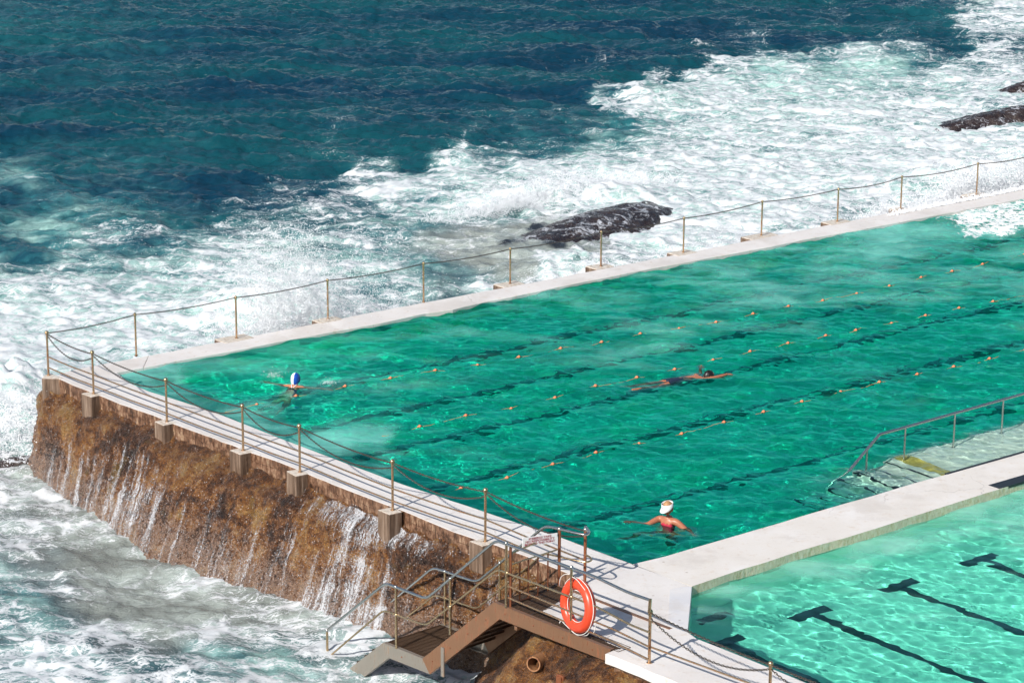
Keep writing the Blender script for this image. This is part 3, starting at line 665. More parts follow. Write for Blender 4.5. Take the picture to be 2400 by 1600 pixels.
MT = """250 870 .8 .1|330 890 .75 0|400 900 .7 .15|470 900 .15 0|460 950 .4 0|380 860 .5 0|560 980 .5 0|640 1010 .5 0|700 960 .1 0|800 1030 .65 .1|900 1020 .55 0|960 1030 .1 0|860 1070 .35 0|760 1050 .5 0|1000 1100 0 0|1200 1180 0 0|450 860 .25 0|600 830 .2 0|560 900 .1 0
1000 760 .25 0|1300 690 .3 0|1300 760 .2 0|1700 620 .4 0|1900 640 .45 0|1500 700 .3 0|1700 720 .35 0|1550 800 .35 0|1800 690 .4 0|2000 680 .35 0|2200 640 .35 0|2350 620 .3 0|1400 850 .2 0|1450 820 .3 0|1200 820 .15 0|1000 850 .15 0|800 850 .2 0|800 920 .2 0
2100 540 .6 .05|2000 560 .5 0|2200 530 .5 .35|2280 512 .5 .72|2350 500 .4 .68|2400 480 .4 .6|2400 520 .5 .7|2250 490 .6 .62|2350 535 .5 .75|2300 545 .5 .66|2200 505 .5 .5|2400 560 .3 .1|2200 560 .4 0|2300 580 .3 0|1900 580 .35 0
1800 850 0 0|2200 800 0 0|1500 1000 0 0|1200 1000 0 0|1900 1050 0 0|1600 1200 0 0|1300 920 .05 0|2400 900 0 0|2300 720 .1 0|1700 950 0 0|1100 940 .05 0|2000 760 .05 0|1650 800 .15 0"""
mt = np.array([[float(q) for q in s.split()] for s in MT.replace('\n', '|').split('|') if s.strip()])
def hfun(x, y, U, Vv):
    calm = .55 + .45 * sstep(4, 9, U + .35 * Vv)
    return (.0195 * samp(hp, 19, x, y)) * calm + .012 * perlin(x * .35, y * .35) + .05 * np.exp(-((U - 29.5) / 1.6) ** 2 - ((Vv - 1.2) / 1.0) ** 2)
pw = water('pool_water', np.arange(1.0, 40, .04), np.arange(.2, 15.4, .04), PZ, hfun, grow(inn, .02), M['pwater'], mt)
KT = "1700 1390 .55 .1|1900 1320 .55 .1|2100 1250 .6 .15|2300 1190 .65 .15|2400 1160 .6 .1|1750 1400 .45 0|1650 1420 .35 0|2000 1310 .35 0|2200 1240 .45 0|2350 1210 .4 0|1800 1430 .05 0|2100 1330 .05 0|2300 1280 .1 0|2400 1400 0 0|1700 1520 0 0|2000 1550 0 0|1900 1400 .1 0"
kt = np.array([[float(q) for q in s.split()] for s in KT.split('|')])
kw = water('wading_pool_water', np.arange(.2, 27, .035), np.arange(15.6, 25, .035), KZ, lambda x, y, U, Vv: .0060 * samp(hk, 13, x, y), grow(kin, .02), M['kwater'], kt)
for o in (pw, kw): o.cycles.is_caustics_caster = True

# ================================================================== POSTS, RAILS AND CHAINS
Zv = np.array([0, 0, 1.0])
def post(parent, base, h, r=.021, ballr=.042, mat='post', lean=(0, 0)):
    top = base + np.array([lean[0], lean[1], h])
    b = MB().tube([base - Zv * .02, base + (top - base) * .5, top], r, 12)
    b.tube([base + Zv * .0, base + Zv * .012], r * 1.9, 14)
    o = mb_obj('post', b, M[mat], parent); autosmooth(o)
    c = mb_obj('ball_cap', MB().sphere(top, ballr, 16, 10).tube([top - Zv * (ballr + .018), top - Zv * ballr * .6], r * 1.25, 12), M['steel'] if mat != 'post' else M['brass'], o); autosmooth(c)
    return top
def chain(parent, a, b, sag, pitch=.036, skew=0.0):
    a, b = np.asarray(a, float), np.asarray(b, float); n = 60
    tt = np.linspace(0, 1, n); s = 4 * tt * (1 - tt)
    P = a + (b - a) * tt[:, None] - Zv * (sag * s)[:, None]
    d = np.concatenate([[0], np.cumsum(np.linalg.norm(np.diff(P, axis=0), axis=1))]); N = int(d[-1] / pitch)
    mb = MB(); q = np.linspace(0, d[-1], N + 1)
    pts = np.stack([np.interp(q, d, P[:, i]) for i in range(3)], 1)
    for i in range(N):
        c = (pts[i] + pts[i + 1]) / 2; t = pts[i + 1] - pts[i]; L_ = np.linalg.norm(t); t /= L_
        s_ = np.cross(t, Zv); s_ /= np.linalg.norm(s_) + 1e-9; w = np.cross(s_, t)
        e = s_ if i % 2 else w
        e = (s_ + w) / 1.414 if i % 2 else (s_ - w) / 1.414
        ring = []
        for k in range(8):
            g = 2 * math.pi * (k + .5) / 8
            ring.append(c + t * math.cos(g) * L_ * .72 + e * math.sin(g) * pitch * .36)
        mb.tube(ring, pitch * .15, 4, closed=True)
    return mb_obj('chain', mb, M['chain'], parent)
sea_f = empty('chain_fence', W(1195, 660), 'long run of thin steel posts with ball tops and one chain beside the open sea', 'fence')
near_f = empty('guard_railing', W(570, 1055), 'steel guard railing with two chains and two rails above the brown rock wall', 'railing')
B0, h0 = postz(113.7, 879.5, 779.4)
tP = [post(near_f, B0, h0)]
tops_far = [tP[0]]
for q in PP:
    B, h = postz(q[0], q[1], q[2], .012)
    w = W(q[0], q[1], .012); top = h
    dx = q[0]
    tops_far.append(post(sea_f, B, h, .020, .033))
uu, vv = UV(tops_far[-1]); nb = L(uu + 2.7, vv - .05, 0); tops_far.append(post(sea_f, nb, .82, .020, .033))
for i in range(len(tops_far) - 1):
    a, b = tops_far[i] - Zv * .01, tops_far[i + 1] - Zv * .01
    chain(sea_f, a, b, .045 if i < 9 else .07, .036)
for q in Q:
    B, h = postz(q[0], q[1], q[2]); tP.append(post(near_f, B, h))
# end post B of the loop by the gate
Bb, Bh = postz(1370.5, 1366, 1240)
o_ = MB().tube([Bb, Bb + Zv * Bh], .024, 12).tube([Bb, Bb + Zv * .014], .05, 14)
pb = mb_obj('post', o_, M['rust'], near_f); autosmooth(pb)
c_ = mb_obj('ball_cap', MB().sphere(Bb + Zv * Bh, .036, 16, 10), M['steel'], pb); autosmooth(c_)
tP.append(Bb + Zv * Bh)
bases = [B0] + [W(q[0], q[1]) for q in Q] + [Bb]
for i in range(len(tP) - 1):
    a, b = tP[i], tP[i + 1]; hh = 1.0
    chain(near_f, a - Zv * .02, b - Zv * .03, .05)
    chain(near_f, a - Zv * .05, b - Zv * .11, .235)
for hgt in (.385, .165):
    for i in range(len(bases) - 1):
        o = mb_obj('rail', MB().tube([bases[i] + Zv * hgt, (bases[i] + bases[i + 1]) / 2 + Zv * (hgt - .012), bases[i + 1] + Zv * hgt], .0145, 8), M['post'], near_f); autosmooth(o)
# ---- railing beyond the stairs, along the wading pool
front_f = empty('guard_railing', W(1521.6, 1552.4), 'short steel railing with one rail and two chains in front of the small wading pool', 'railing')
B7, h7 = postz(1521.6, 1552.4, 1432.3); t7 = post(front_f, B7, h7, .023, .04)
B8 = L(*[a + b for a, b in zip(UV(B7), (0.28, 2.55))]); 
w8 = PL(1806.4, 1554.1, B7, (B8 - B7) / np.linalg.norm(B8 - B7)); B8 = np.array([w8[0], w8[1], 0]); h8 = w8[2]
t8 = post(front_f, B8, h8, .023, .04)
dd = B8 - B7; B9 = B8 + dd * .95; t9 = post(front_f, B9, h8, .023, .04)
chain(front_f, t7 - Zv * .02, t8 - Zv * .02, .035, .042); chain(front_f, t7 - Zv * .10, t8 - Zv * .08, .27, .042)
chain(front_f, t8 - Zv * .02, t9 - Zv * .02, .035, .042); chain(front_f, t8 - Zv * .08, t9 - Zv * .08, .24, .042)
o = mb_obj('rail', MB().tube([B7 + Zv * .255, B8 + Zv * .25, B9 + Zv * .25], .0155, 8), M['post'], front_f); autosmooth(o)

# ================================================================== STAIRCASE
SA = W(1157, 1412); SB = W(1431.5, 1522.4); sd = SB - SA; sd /= np.linalg.norm(sd); se = np.array([-sd[1], sd[0], 0])
if se @ u_ < 0: se = -se
pa = W(1310, 1371); wid = float((pa - SA) @ se)
N = lambda x, y, off=0.0: PL(x, y, SA + se * off, sd)         # near side plane
Fp = lambda x, y: PL(x, y, pa, sd)                              # far side plane
stair = empty('metal_staircase', (SA + SB) / 2, 'brown steel staircase dropping from the walkway into the sea past the rock wall', 'staircase')
topl = [(1457.5, 1518), (1431.5, 1522.4), (1157, 1411.5), (990, 1543.3), (898, 1506), (824.7, 1562.7)]
botl = [(1416.5, 1547.5), (1170.6, 1450.6), (1007, 1579.5), (911.4, 1541.5), (866.5, 1576)]
Tn = [N(*p) for p in topl[1:]]; Bn = [N(*p) for p in botl]
Tn.append(Tn[-1] + (Tn[-1] - Tn[-2]) * 1.0); Bn.append(Bn[-1] + (Tn[-1] - Tn[-2]) * .9)
def stringer(off, mats):
    outp = []
    segs = len(Tn) - 1
    for k in range(segs):
        a, b, c, d_ = [q + se * off for q in (Tn[k], Tn[k + 1], Bn[k + 1], Bn[k])]
        sg = 1 if off < .1 else -1; th = se * .010 * sg
        mb = MB(); mb.add([a, b, c, d_, a + th, b + th, c + th, d_ + th], [(0,1,2,3),(7,6,5,4),(0,4,5,1),(1,5,6,2),(2,6,7,3),(3,7,4,0)])
        for p, q in ((a, b), (d_, c)):      # flanges
            fl = se * .07 * sg; up = Zv * .008
            mb.add([p, q, q + fl, p + fl, p + up, q + up, q + fl + up, p + fl + up], [(0,1,2,3),(7,6,5,4),(0,4,5,1),(1,5,6,2),(2,6,7,3),(3,7,4,0)])
        o = mb_obj('stringer', mb, mats[k], stair)
mm = [M['channel'], M['channel'], M['channel2'], M['channel2'], M['channel2']]
stringer(0.0, mm); stringer(wid + .02, mm)
def grating(name, c0, dx, dy, lx, ly, par, dz=0.0):
    """bar grating: c0 corner, dx/dy unit vectors"""
    mb = MB(); n = max(2, int(ly / .042))
    for i in range(n + 1):
        mb.box(c0 + dx * lx / 2 + dy * ly * i / n - Zv * .012, dx * lx / 2, dy * .0035, Zv * .014)
    m = max(1, int(lx / .1))
    for i in range(m + 1):
        mb.box(c0 + dy * ly / 2 + dx * lx * i / m - Zv * .006, dy * ly / 2, dx * .004, Zv * .004)
    mb.box(c0 + dx * lx / 2 + dy * .0 - Zv * .014, dx * lx / 2, dy * .005, Zv * .02); mb.box(c0 + dx * lx / 2 + dy * ly - Zv * .014, dx * lx / 2, dy * .005, Zv * .02)
    mb.box(c0 + dy * ly / 2 - Zv * .014, dy * ly / 2, dx * .005, Zv * .02); mb.box(c0 + dy * ly / 2 + dx * lx - Zv * .014, dy * ly / 2, dx * .005, Zv * .02)
    return mb_obj(name, mb, M['grate'], par)
plen = float((SB - SA) @ sd)
w1 = float((W(1269, 1431) - SA) @ se) - .02
split = float((W(1269, 1431) - SA) @ sd)
grating('platform_grating', SA + se * .03 + Zv * .0, sd, se, split, wid - .02, stair)
grating('platform_grating', SA + sd * (split + .01) + se * .03, sd, se, plen - split + .12, w1 - .04, stair)
# landing and treads
for k_ in range(3):
    a_, b_ = (Tn[k_], Tn[k_ + 1]); c_b = (Bn[k_] + Bn[k_ + 1]) / 2 - (a_ + b_) / 2; ln = int(np.linalg.norm(b_ - a_) / .55)
    for i_ in range(ln):
        q_ = a_ + (b_ - a_) * (i_ + .6) / ln + c_b * .5 - se * .004
        mb_obj('bolt', MB().sphere(q_, .012, 8, 6), M['rust'], stair)
lz = Tn[2][2]; 
grating('landing_grating', Tn[3] + se * .03 - Zv * .01, sd, se, float((Tn[2] - Tn[3]) @ sd), wid - .03, stair)
def treads(top, bot):
    n = 8
    for i in range(1, n):
        c = top + (bot - top) * i / n - Zv * .05
        grating('tread', c + se * .03 - sd * .11, sd, se, .22, wid - .03, stair)
treads(Tn[1], Tn[2]); treads(Tn[3], Tn[3] + (Tn[5] - Tn[3]) * .99)
mb = MB().box((N(1034, 1513.7) + N(1044, 1586)) / 2 - se * .012, sd * .035, se * .012, Zv * float(abs(N(1034, 1513.7)[2] - N(1044, 1586)[2]) / 2)); mb_obj('support_leg', mb, M['channel2'], stair)
mb_obj('support_leg', MB().box(SA + se * (wid * .5) + sd * .45 - Zv * .3, sd * .03, se * (wid / 2 - .05), Zv * .03), M['channel'], stair)
# near handrail
def rail(name, pts, r, mat, par, fr=.12):
    o = mb_obj(name, MB().tube(fillet(pts, fr), r, 10), M[mat], par); autosmooth(o); return o
o5 = -.0
nh = [N(768.6, 1540), N(766.5, 1476), N(903.3, 1365.7), N(927.8, 1374.5), N(999, 1402.4), N(1055, 1355), N(1162.6, 1265.6), N(1187, 1271.8), N(1339.5, 1328.6), N(1390.5, 1349), N(1471.9, 1387.5), N(1524, 1405.7), N(1522, 1432)]
rail('handrail', [nh[1], nh[2], nh[4], nh[6], nh[9], nh[10], nh[11]], .0225, 'steel', stair)
rail('handrail', [nh[11] + Zv * .018, nh[12]], .024, 'brass', stair)
nm = [N(768.6, 1540), N(899, 1429), N(998, 1464.7), N(1166, 1333.7), N(1394, 1418.7), N(1478, 1463.5), N(1520.5, 1480.5)]
rail('mid_rail', nm, .0165, 'brass', stair)
rail('mid_rail', [N(1191.5, 1372.8), N(1440, 1474.8), N(1520.5, 1514.5)], .0145, 'post', stair)
rail('mid_rail', [N(1191.5, 1400), N(1440, 1504.5), N(1520.5, 1544.5)], .0145, 'post', stair)
def spost(top, bot, r=.021, mat='brass', ball=True):
    b = np.array([top[0], top[1], bot[2]]); o = mb_obj('post', MB().tube([b, np.array(top)], r, 12), M[mat], stair); autosmooth(o)
    if ball:
        c = mb_obj('ball_joint', MB().sphere(top, r * 1.45, 14, 9), M['steel'], o); autosmooth(c)
    return o
spost(N(766.5, 1476), N(768.6, 1548), .021, 'brass')
for a, b, j in (((927.8, 1374.5), (929.4, 1518.8), (928.8, 1440)), ((1055, 1355), (1056.7, 1487), (1055.7, 1420.8)), ((1187, 1271.8), (1189, 1423.8), (1189, 1342)), ((1339.5, 1328.6), (1342, 1483), (1339.5, 1398))):
    o = spost(N(*a), N(*b)); c = mb_obj('ball_joint', MB().sphere(N(*j), .029, 14, 9), M['brass'], o); autosmooth(c)
# far handrail with the loop round the gate post
fh = [Fp(878.8, 1441), Fp(1015.5, 1329), Fp(1117.5, 1363.7), Fp(1171.6, 1318.8), Fp(1278, 1231.6), Fp(1308, 1237.5)]
zt = fh[-1][2]; pA = np.array([pa[0], pa[1], zt])
loop = [pA, W(1346, 1248, zt), W(1372, 1253, zt), W(1382, 1248, zt), W(1378, 1241, zt), np.array([Bb[0], Bb[1], zt])]
rail('handrail', [fh[0], fh[1], fh[2], fh[4]] + loop, .0225, 'steel', stair, .14)
zm = Fp(1312, 1304)[2]
loop2 = [np.array([pa[0], pa[1], zm]), W(1350, 1313, zm), W(1378, 1317, zm), W(1388, 1311, zm), W(1383, 1305, zm), np.array([Bb[0], Bb[1], zm])]
rail('mid_rail', [Fp(890, 1496), Fp(1019.7, 1393), Fp(1117.6, 1426), Fp(1275, 1296)] + loop2, .0155, 'brass', stair)
spost(fh[0], Fp(886, 1512)); spost(Fp(1043, 1338), Fp(1051, 1479)); spost(fh[3], Fp(1177, 1412))
spost(pA, W(1310, 1371), .025, 'rust')
# gate
gate = empty('gate', SA + sd * .2 + se * .1, 'small steel gate of upright bars across the head of the stairs', 'gate')
gA = W(1196, 1421) + se * .0; gdir = pa - gA; gdir[2] = 0; gl = np.linalg.norm(gdir); gdir /= gl
G = lambda x, y: PL(x, y, gA, gdir)
o = mb_obj('gate_post', MB().tube([gA, np.array([gA[0], gA[1], G(1195, 1279)[2]])], .022, 12), M['rust'], gate); autosmooth(o)
mbt = MB().tube([G(1198, 1296.5), G(1304, 1249.6)], .015, 8)
mb_obj('frame_rail', mbt, M['brass'], gate); mb_obj('frame_rail', MB().tube([G(1198, 1322), G(1304, 1288)], .013, 8), M['brass'], gate)
mb_obj('frame_rail', MB().tube([G(1198, 1412), G(1306, 1381)], .014, 8), M['rust'], gate)
for x, yt, yb in ((1218.4, 1316, 1405), (1238.4, 1309, 1400), (1261, 1302, 1393), (1284.4, 1294, 1387)):
    a = G(x, yt); b = G(x + 1.5, yb); b[0], b[1] = a[0], a[1]; mb_obj('bar', MB().tube([a, b], .0125, 8), M['rust'], gate)
# sign
sgn = empty('warning_sign', G(1265, 1275), 'white warning sign with dark red capital lettering fixed to the gate', 'sign')
nrm = np.array([gdir[1], -gdir[0], 0]); nrm = nrm if nrm @ (CP - gA) > 0 else -nrm
c0 = G(1265, 1269.5); c0 = c0 + nrm * .03
tl, tr = PL(1234.6, 1267.8, c0, gdir), PL(1295.4, 1250.5, c0, gdir); bl, br = PL(1236, 1289, c0, gdir), PL(1295.4, 1272.3, c0, gdir)
sx = float((tr - tl) @ gdir); szh = float(abs(tl[2] - bl[2]) + abs(tr[2] - br[2])) / 4; zc = (tl[2] + br[2]) / 2; xc = (tl + tr) / 2; cc_ = np.array([xc[0], xc[1], (tl[2] + tr[2] + bl[2] + br[2]) / 4])
cc_ = cc_ + Zv * .035; tilt = (tr[2] - tl[2]) / sx * .6; gx = gdir + Zv * tilt + nrm * .34; gx /= np.linalg.norm(gx); nrm = nrm - gx * (nrm @ gx); nrm /= np.linalg.norm(nrm); gy = np.cross(nrm, gx); gy = gy if gy[2] > 0 else -gy
o = mb_obj('sign_board', MB().box(cc_, gx * sx / 2, gy * szh, nrm * .004), M['sign'], sgn); bevel(o, .002, 1)
mb_obj('sign_edge', MB().box(cc_ - gx * (sx / 2 - .012) + nrm * .0055, gx * .0035, gy * (szh - .012), nrm * .0012), M['signred'], sgn) if False else None
for k, txt in enumerate(('ICEBERGS TAKE', 'NO RESPONSIBILITY', 'BEYOND THIS POINT')):
    cu = bpy.data.curves.new('lettering', 'FONT'); cu.body = txt; cu.align_x = 'CENTER'; cu.align_y = 'CENTER'; cu.size = szh * .62; cu.extrude = .0008; cu.offset = .0009
    ob = bpy.data.objects.new('lettering', cu); COL.objects.link(ob); bpy.context.view_layer.update()
    me = bpy.data.meshes.new_from_object(ob); bpy.data.objects.remove(ob)
    co = np.empty(len(me.vertices) * 3); me.vertices.foreach_get('co', co); co = co.reshape(-1, 3)
    wdt = co[:, 0].max() - co[:, 0].min(); kx = min(1.25, sx * (.86 if k else .66) / wdt)
    xd = gx if np.cross(gx, gy) @ nrm > 0 else -gx
    Vt = cc_ + xd * (co[:, :1] * kx) + gy * (co[:, 1:2] + szh * (.56 - .56 * k)) + nrm * (.0055 + co[:, 2:3])
    me.vertices.foreach_set('co', (Vt - np.array(sgn['_o'])).ravel()); me.materials.clear(); me.materials.append(M['signred']); me.update()
    ob = bpy.data.objects.new('lettering', me); COL.objects.link(ob); ob.parent = sgn
# ---- lifebuoy
ringc = N(1348, 1421) + se * .06
ring = empty('lifebuoy', ringc, 'orange red lifebuoy with white rope hung on the stair railing', 'lifebuoy')
rx = sd * .985 - se * .17; rx /= np.linalg.norm(rx); rv = Zv * .99 + se * .10; rv /= np.linalg.norm(rv)
RR, rr = .325, .088
pts = [ringc + (rx * math.cos(g) * RR * 1.0 + rv * math.sin(g) * RR) for g in np.linspace(0, 2 * math.pi, 49)[:-1]]
o = mb_obj('float_ring', MB().tube(pts, rr, 18, closed=True), M['red'], ring, True)
rp = []
for k in range(121):
    g = 2 * math.pi * k / 120; q = RR + rr * 1.06 + .012 * abs(math.sin(2 * g + .6)) ** .5
    rp.append(ringc + rx * math.cos(g) * q + rv * math.sin(g) * q - se * .02)
mb_obj('grab_rope', MB().tube(rp[:-1], .0065, 6, closed=True), M['whiterope'], ring, True)
ri = [ringc + rx * math.cos(g) * (RR - rr * .98) + rv * math.sin(g) * (RR - rr * .98) - se * .03 for g in np.linspace(.6, 5.4, 40)]
mb_obj('grab_rope', MB().tube(ri, .006, 6), M['whiterope'], ring, True)
hk_ = N(1337, 1331)
mb_obj('hanging_rope', MB().tube(fillet([N(1311, 1372), N(1313, 1352), N(1325, 1344), hk_ - Zv * .1, hk_], .06), .006, 6).tube(fillet([hk_ - Zv * .12, N(1352, 1357), N(1372, 1383), N(1382, 1400)], .05), .006, 6), M['whiterope'], ring, True)
mb_obj('loose_rope', MB().tube(fillet([N(1315, 1453), N(1310, 1462), N(1314, 1452), N(1332, 1470), N(1352, 1488), N(1376, 1489), N(1383, 1478), N(1390, 1486), N(1396, 1470), N(1393, 1452)], .05), .006, 6), M['whiterope'], ring, True)

# ================================================================== ROCK OUTCROP UNDER THE STAIRS
out = [(1.1,12.9,1.5,12.5),(1.1,14.6,.7,12.95),(1.0,15.3,-.1,13.3),(.6,15.8,-.75,13.85),(.0,16.0,-1.35,14.6),(-.3,16.4,-1.9,15.6),(-.42,17.2,-2.3,16.8),(-.5,18.2,-2.6,18.2),(-.62,19.4,-2.7,20),(-.6,22,-2.7,22.5),(-.5,25,-2.7,25)]
ta = np.array(out); s0 = np.concatenate([[0], np.cumsum(np.hypot(np.diff((ta[:, 0] + ta[:, 2]) / 2), np.diff((ta[:, 1] + ta[:, 3]) / 2)))])
sN = np.arange(0, s0[-1], .028); tu, tv, fu, fv = [np.interp(sN, s0, ta[:, i]) for i in range(4)]
for a in (tu, tv, fu, fv):
    k = np.ones(25) / 25; a[:] = np.convolve(np.pad(a, 12, 'edge'), k, 'valid')
tt = np.linspace(0, 1, 110); pr = tt
Uo = tu[:, None] + .06 + (fu - tu)[:, None] * pr; Vo = tv[:, None] + (fv - tv)[:, None] * pr
Zo = -.22 - (2.33) * (tt ** 1.25)[None] + 0 * Uo
bs = O + u_ * Uo[..., None] + v_ * Vo[..., None]; bs[..., 2] = Zo
dS = np.gradient(bs, axis=0); dT = np.gradient(bs, axis=1); Nn = np.cross(dS, dT); Nn /= np.linalg.norm(Nn, axis=-1, keepdims=True) + 1e-9
if Nn[len(sN) // 2, 50, 2] < 0: Nn = -Nn
bx, by, bz = bs[..., 0], bs[..., 1], bs[..., 2]
dsp = .16 * fbm(bx * .9, by * .9, bz * .9, 3) + .09 * ridge(bx * 2.4, by * 2.4, bz * 1.6, 4) + .04 * fbm(bx * 9, by * 9, bz * 9, 4) + .018 * fbm(bx * 26, by * 26, bz * 26, 2)
bs = bs + Nn * (dsp * (.2 + .8 * sstep(0, .15, tt))[None])[..., None]
Fo = gridF(*Uo.shape, flip=True)
rock = mesh_obj('rock_outcrop', bs.reshape(-1, 3), Fo, M['rock2'], smooth=True)
tag(rock, 'ochre and brown wet rock slope below the staircase and white slab', 'rock')
def bvh(Vs, Fs): return BVHTree.FromPolygons([tuple(q) for q in Vs.reshape(-1, 3)], [tuple(map(int, f)) for f in Fs])
bo = bvh(bs, Fo)
def hit(b, x, y):
    r = b.ray_cast(Vector(CP), Vector(ray(x, y))); return (np.array(r[0]), np.array(r[1])) if r[0] is not None else (W(x, y, -1.2), np.array([0, 0, 1.]))
# retaining blockwork below the lip
mb_obj('retaining_wall', MB().prism([ext((eu + .12, 19.45)), ext((eu + .2, 26)), ext((eu + 1, 26)), ext((eu + 1, 19.45))], -1.3, -.162), M['stain'], wall)
# clay pipe
hp_, hn = hit(bo, 1262, 1550); ax_ = -u_ * .70 + v_ * .30 + Zv * .10; ax_ /= np.linalg.norm(ax_)
P0 = hp_ - ax_ * .14; P1 = hp_ + ax_ * .17
pr_ = [P0, P1]; ring_o = []
mb = MB(); sg = 24; a0 = np.cross(ax_, Zv); a0 /= np.linalg.norm(a0); b0 = np.cross(a0, ax_)
Vv_ = []
for (pt, r) in ((P0, .118), (P1, .118), (P1, .098), (P0, .098)):
    for k in range(sg):
        g = 2 * math.pi * k / sg; Vv_.append(pt + (a0 * math.cos(g) + b0 * math.sin(g)) * r)
Ff = [(i * sg + k, i * sg + (k + 1) % sg, (i + 1) * sg + (k + 1) % sg, (i + 1) * sg + k) for i in range(3) for k in range(sg)]
o = mesh_obj('drain_pipe', Vv_, Ff, M['pipe'], loc=hp_); autosmooth(o); tag(o, 'short clay drain pipe sticking out of the ochre rock under the stairs', 'pipe')
h2_, n2_ = hit(bo, 1314, 1592)
o = mb_obj('steel_bracket', MB().box(h2_ + Zv * .0, sd * .055, se * .05, Zv * .06).box(h2_ + Zv * .0, sd * .075, se * .02, Zv * .075), M['rust'], loc=h2_); bevel(o, .006, 1)
tag(o, 'rusty steel bracket fixed in the rock at the bottom edge below the pipe', 'bracket')

# ---- falling water over the rock face
Wm = rockv + 0; Nw = np.zeros_like(rockv)
dS = np.gradient(rockv, axis=0); dT = np.gradient(rockv, axis=1); Nw = np.cross(dS, dT); Nw /= np.linalg.norm(Nw, axis=-1, keepdims=True) + 1e-9
if Nw[400, 40] @ (-u_) < 0: Nw = -Nw
fl = base3 + (rockv - base3) * .75 + np.cross(np.gradient(base3, axis=0), np.gradient(base3, axis=1)) * 0
nb_ = Nn if False else None
dsb = np.cross(np.gradient(base3, axis=0), np.gradient(base3, axis=1)); dsb /= np.linalg.norm(dsb, axis=-1, keepdims=True) + 1e-9
if dsb[400, 40] @ (-u_) < 0: dsb = -dsb
fl = fl + dsb * .035
qq = proj(fl); fx, fy = qq[..., 0], qq[..., 1]
FT = """110 900 0.00|100 1000 0.05|90 1080 0.35|160 960 0.00|150 1050 0.29|170 1100 0.47|140 1170 0.55|220 1000 0.03|240 1080 0.41|260 1130 0.53|220 1180 0.55|330 1020 0.02|320 1080 0.47|330 1160 0.61|330 1210 0.55|380 1060 0.08|420 1120 0.31|400 1200 0.41|400 1280 0.47|480 1080 0.00|480 1160 0.19|500 1240 0.41|480 1320 0.45|560 1120 0.00|600 1200 0.21|560 1270 0.43|600 1340 0.51|640 1130 0.00|680 1200 0.19|690 1300 0.50|680 1380 0.47|720 1160 0.24|730 1125 0.55|760 1150 0.71|790 1190 0.66|830 1200 0.73|870 1215 0.75|860 1260 0.73|840 1320 0.73|810 1380 0.73|860 1420 0.71|820 1440 0.72|760 1260 0.24|760 1330 0.45|740 1400 0.60|700 1420 0.55|900 1300 0.29|900 1400 0.35|940 1300 0.19|950 1240 0.73|980 1260 0.73|960 1290 0.71|1010 1260 0.55|1040 1270 0.35|1000 1310 0.24|1050 1330 0.05|1100 1330 0.19|1160 1360 0.35|1150 1450 0.35|1000 1450 0.24|900 1480 0.35|1120 1400 0.34|1060 1440 0.21"""
ft = np.array([[float(q) for q in s.split()] for s in FT.split('|')])
flow = interp(fx, fy, ft, 3.0)[0]
flow[:, :2] = 0; vis = (Vf > -.3)
t = NT('falling_water'); p = t.pos(); fa = t.attr('flow')
cx_ = t.n('ShaderNodeCombineXYZ'); wob = t.math('MULTIPLY', t.math('SUBTRACT', t.noise(p, 2.5, 3, .5), .5), .07)
t.set(cx_.inputs[0], t.math('ADD', t.attr('along'), wob)); t.set(cx_.inputs[1], t.attr('down')); pq = cx_.outputs[0]
sA = t.noise(t.mapv(pq, (1, .05, 1)), 9, 5, .7); sB = t.noise(t.mapv(pq, (1, .22, 1)), 52, 4, .72); sC = t.noise(t.mapv(pq, (1, .06, 1)), 3.4, 4, .65)
vd = t.n('ShaderNodeTexVoronoi'); t.l(p, vd.inputs['Vector']); vd.inputs['Scale'].default_value = 26
sd3 = t.n('ShaderNodeSeparateXYZ'); t.l(vd.outputs['Color'], sd3.inputs[0]); sparkle_dots = t.math('MULTIPLY', t.step(vd.outputs['Distance'], .12, .26, 1, 0), t.step(sd3.outputs[0], .70, .78))  # white dots painted into the film as specular sparkles on the wet rock
cv = t.math('ADD', fa, t.math('ADD', t.math('MULTIPLY', t.math('SUBTRACT', sA, .5), 1.7), t.math('ADD', t.math('MULTIPLY', t.math('SUBTRACT', sB, .5), 1.1), t.math('MULTIPLY', t.math('SUBTRACT', sC, .5), 1.5))))
gr = t.noise(p, 36, 3, .75); al = t.math('MULTIPLY', t.step(t.math('ADD', cv, t.math('MULTIPLY', t.math('SUBTRACT', gr, .5), 1.5)), .50, 1.0), t.step(fa, .02, .2)); al = t.math('MULTIPLY', al, .62); al = t.math('MAXIMUM', al, t.math('MULTIPLY', sparkle_dots, .8))
b = t.bsdf(Base_Color=t.mix(sB, C(.45, .47, .50), C(.80, .82, .85)), Roughness=.3, Normal=t.bump(t.math('ADD', sB, gr), .5, .02), Specular_IOR_Level=.5)
tr_ = t.n('ShaderNodeBsdfTransparent'); ms = t.n('ShaderNodeMixShader'); t.l(al, ms.inputs[0]); t.l(tr_.outputs[0], ms.inputs[1]); t.l(b.outputs[0], ms.inputs[2])
M['fall'] = t.fin(ms.outputs[0])
wf = mesh_obj('falling_water', fl.reshape(-1, 3), F if False else gridF(*Uf.shape, flip=True), M['fall'], smooth=True); attr(wf, 'flow', flow); attr(wf, 'along', rS); attr(wf, 'down', rT)
tag(wf, 'white streams of overflow water running down the brown rock wall', 'water', kind='stuff')

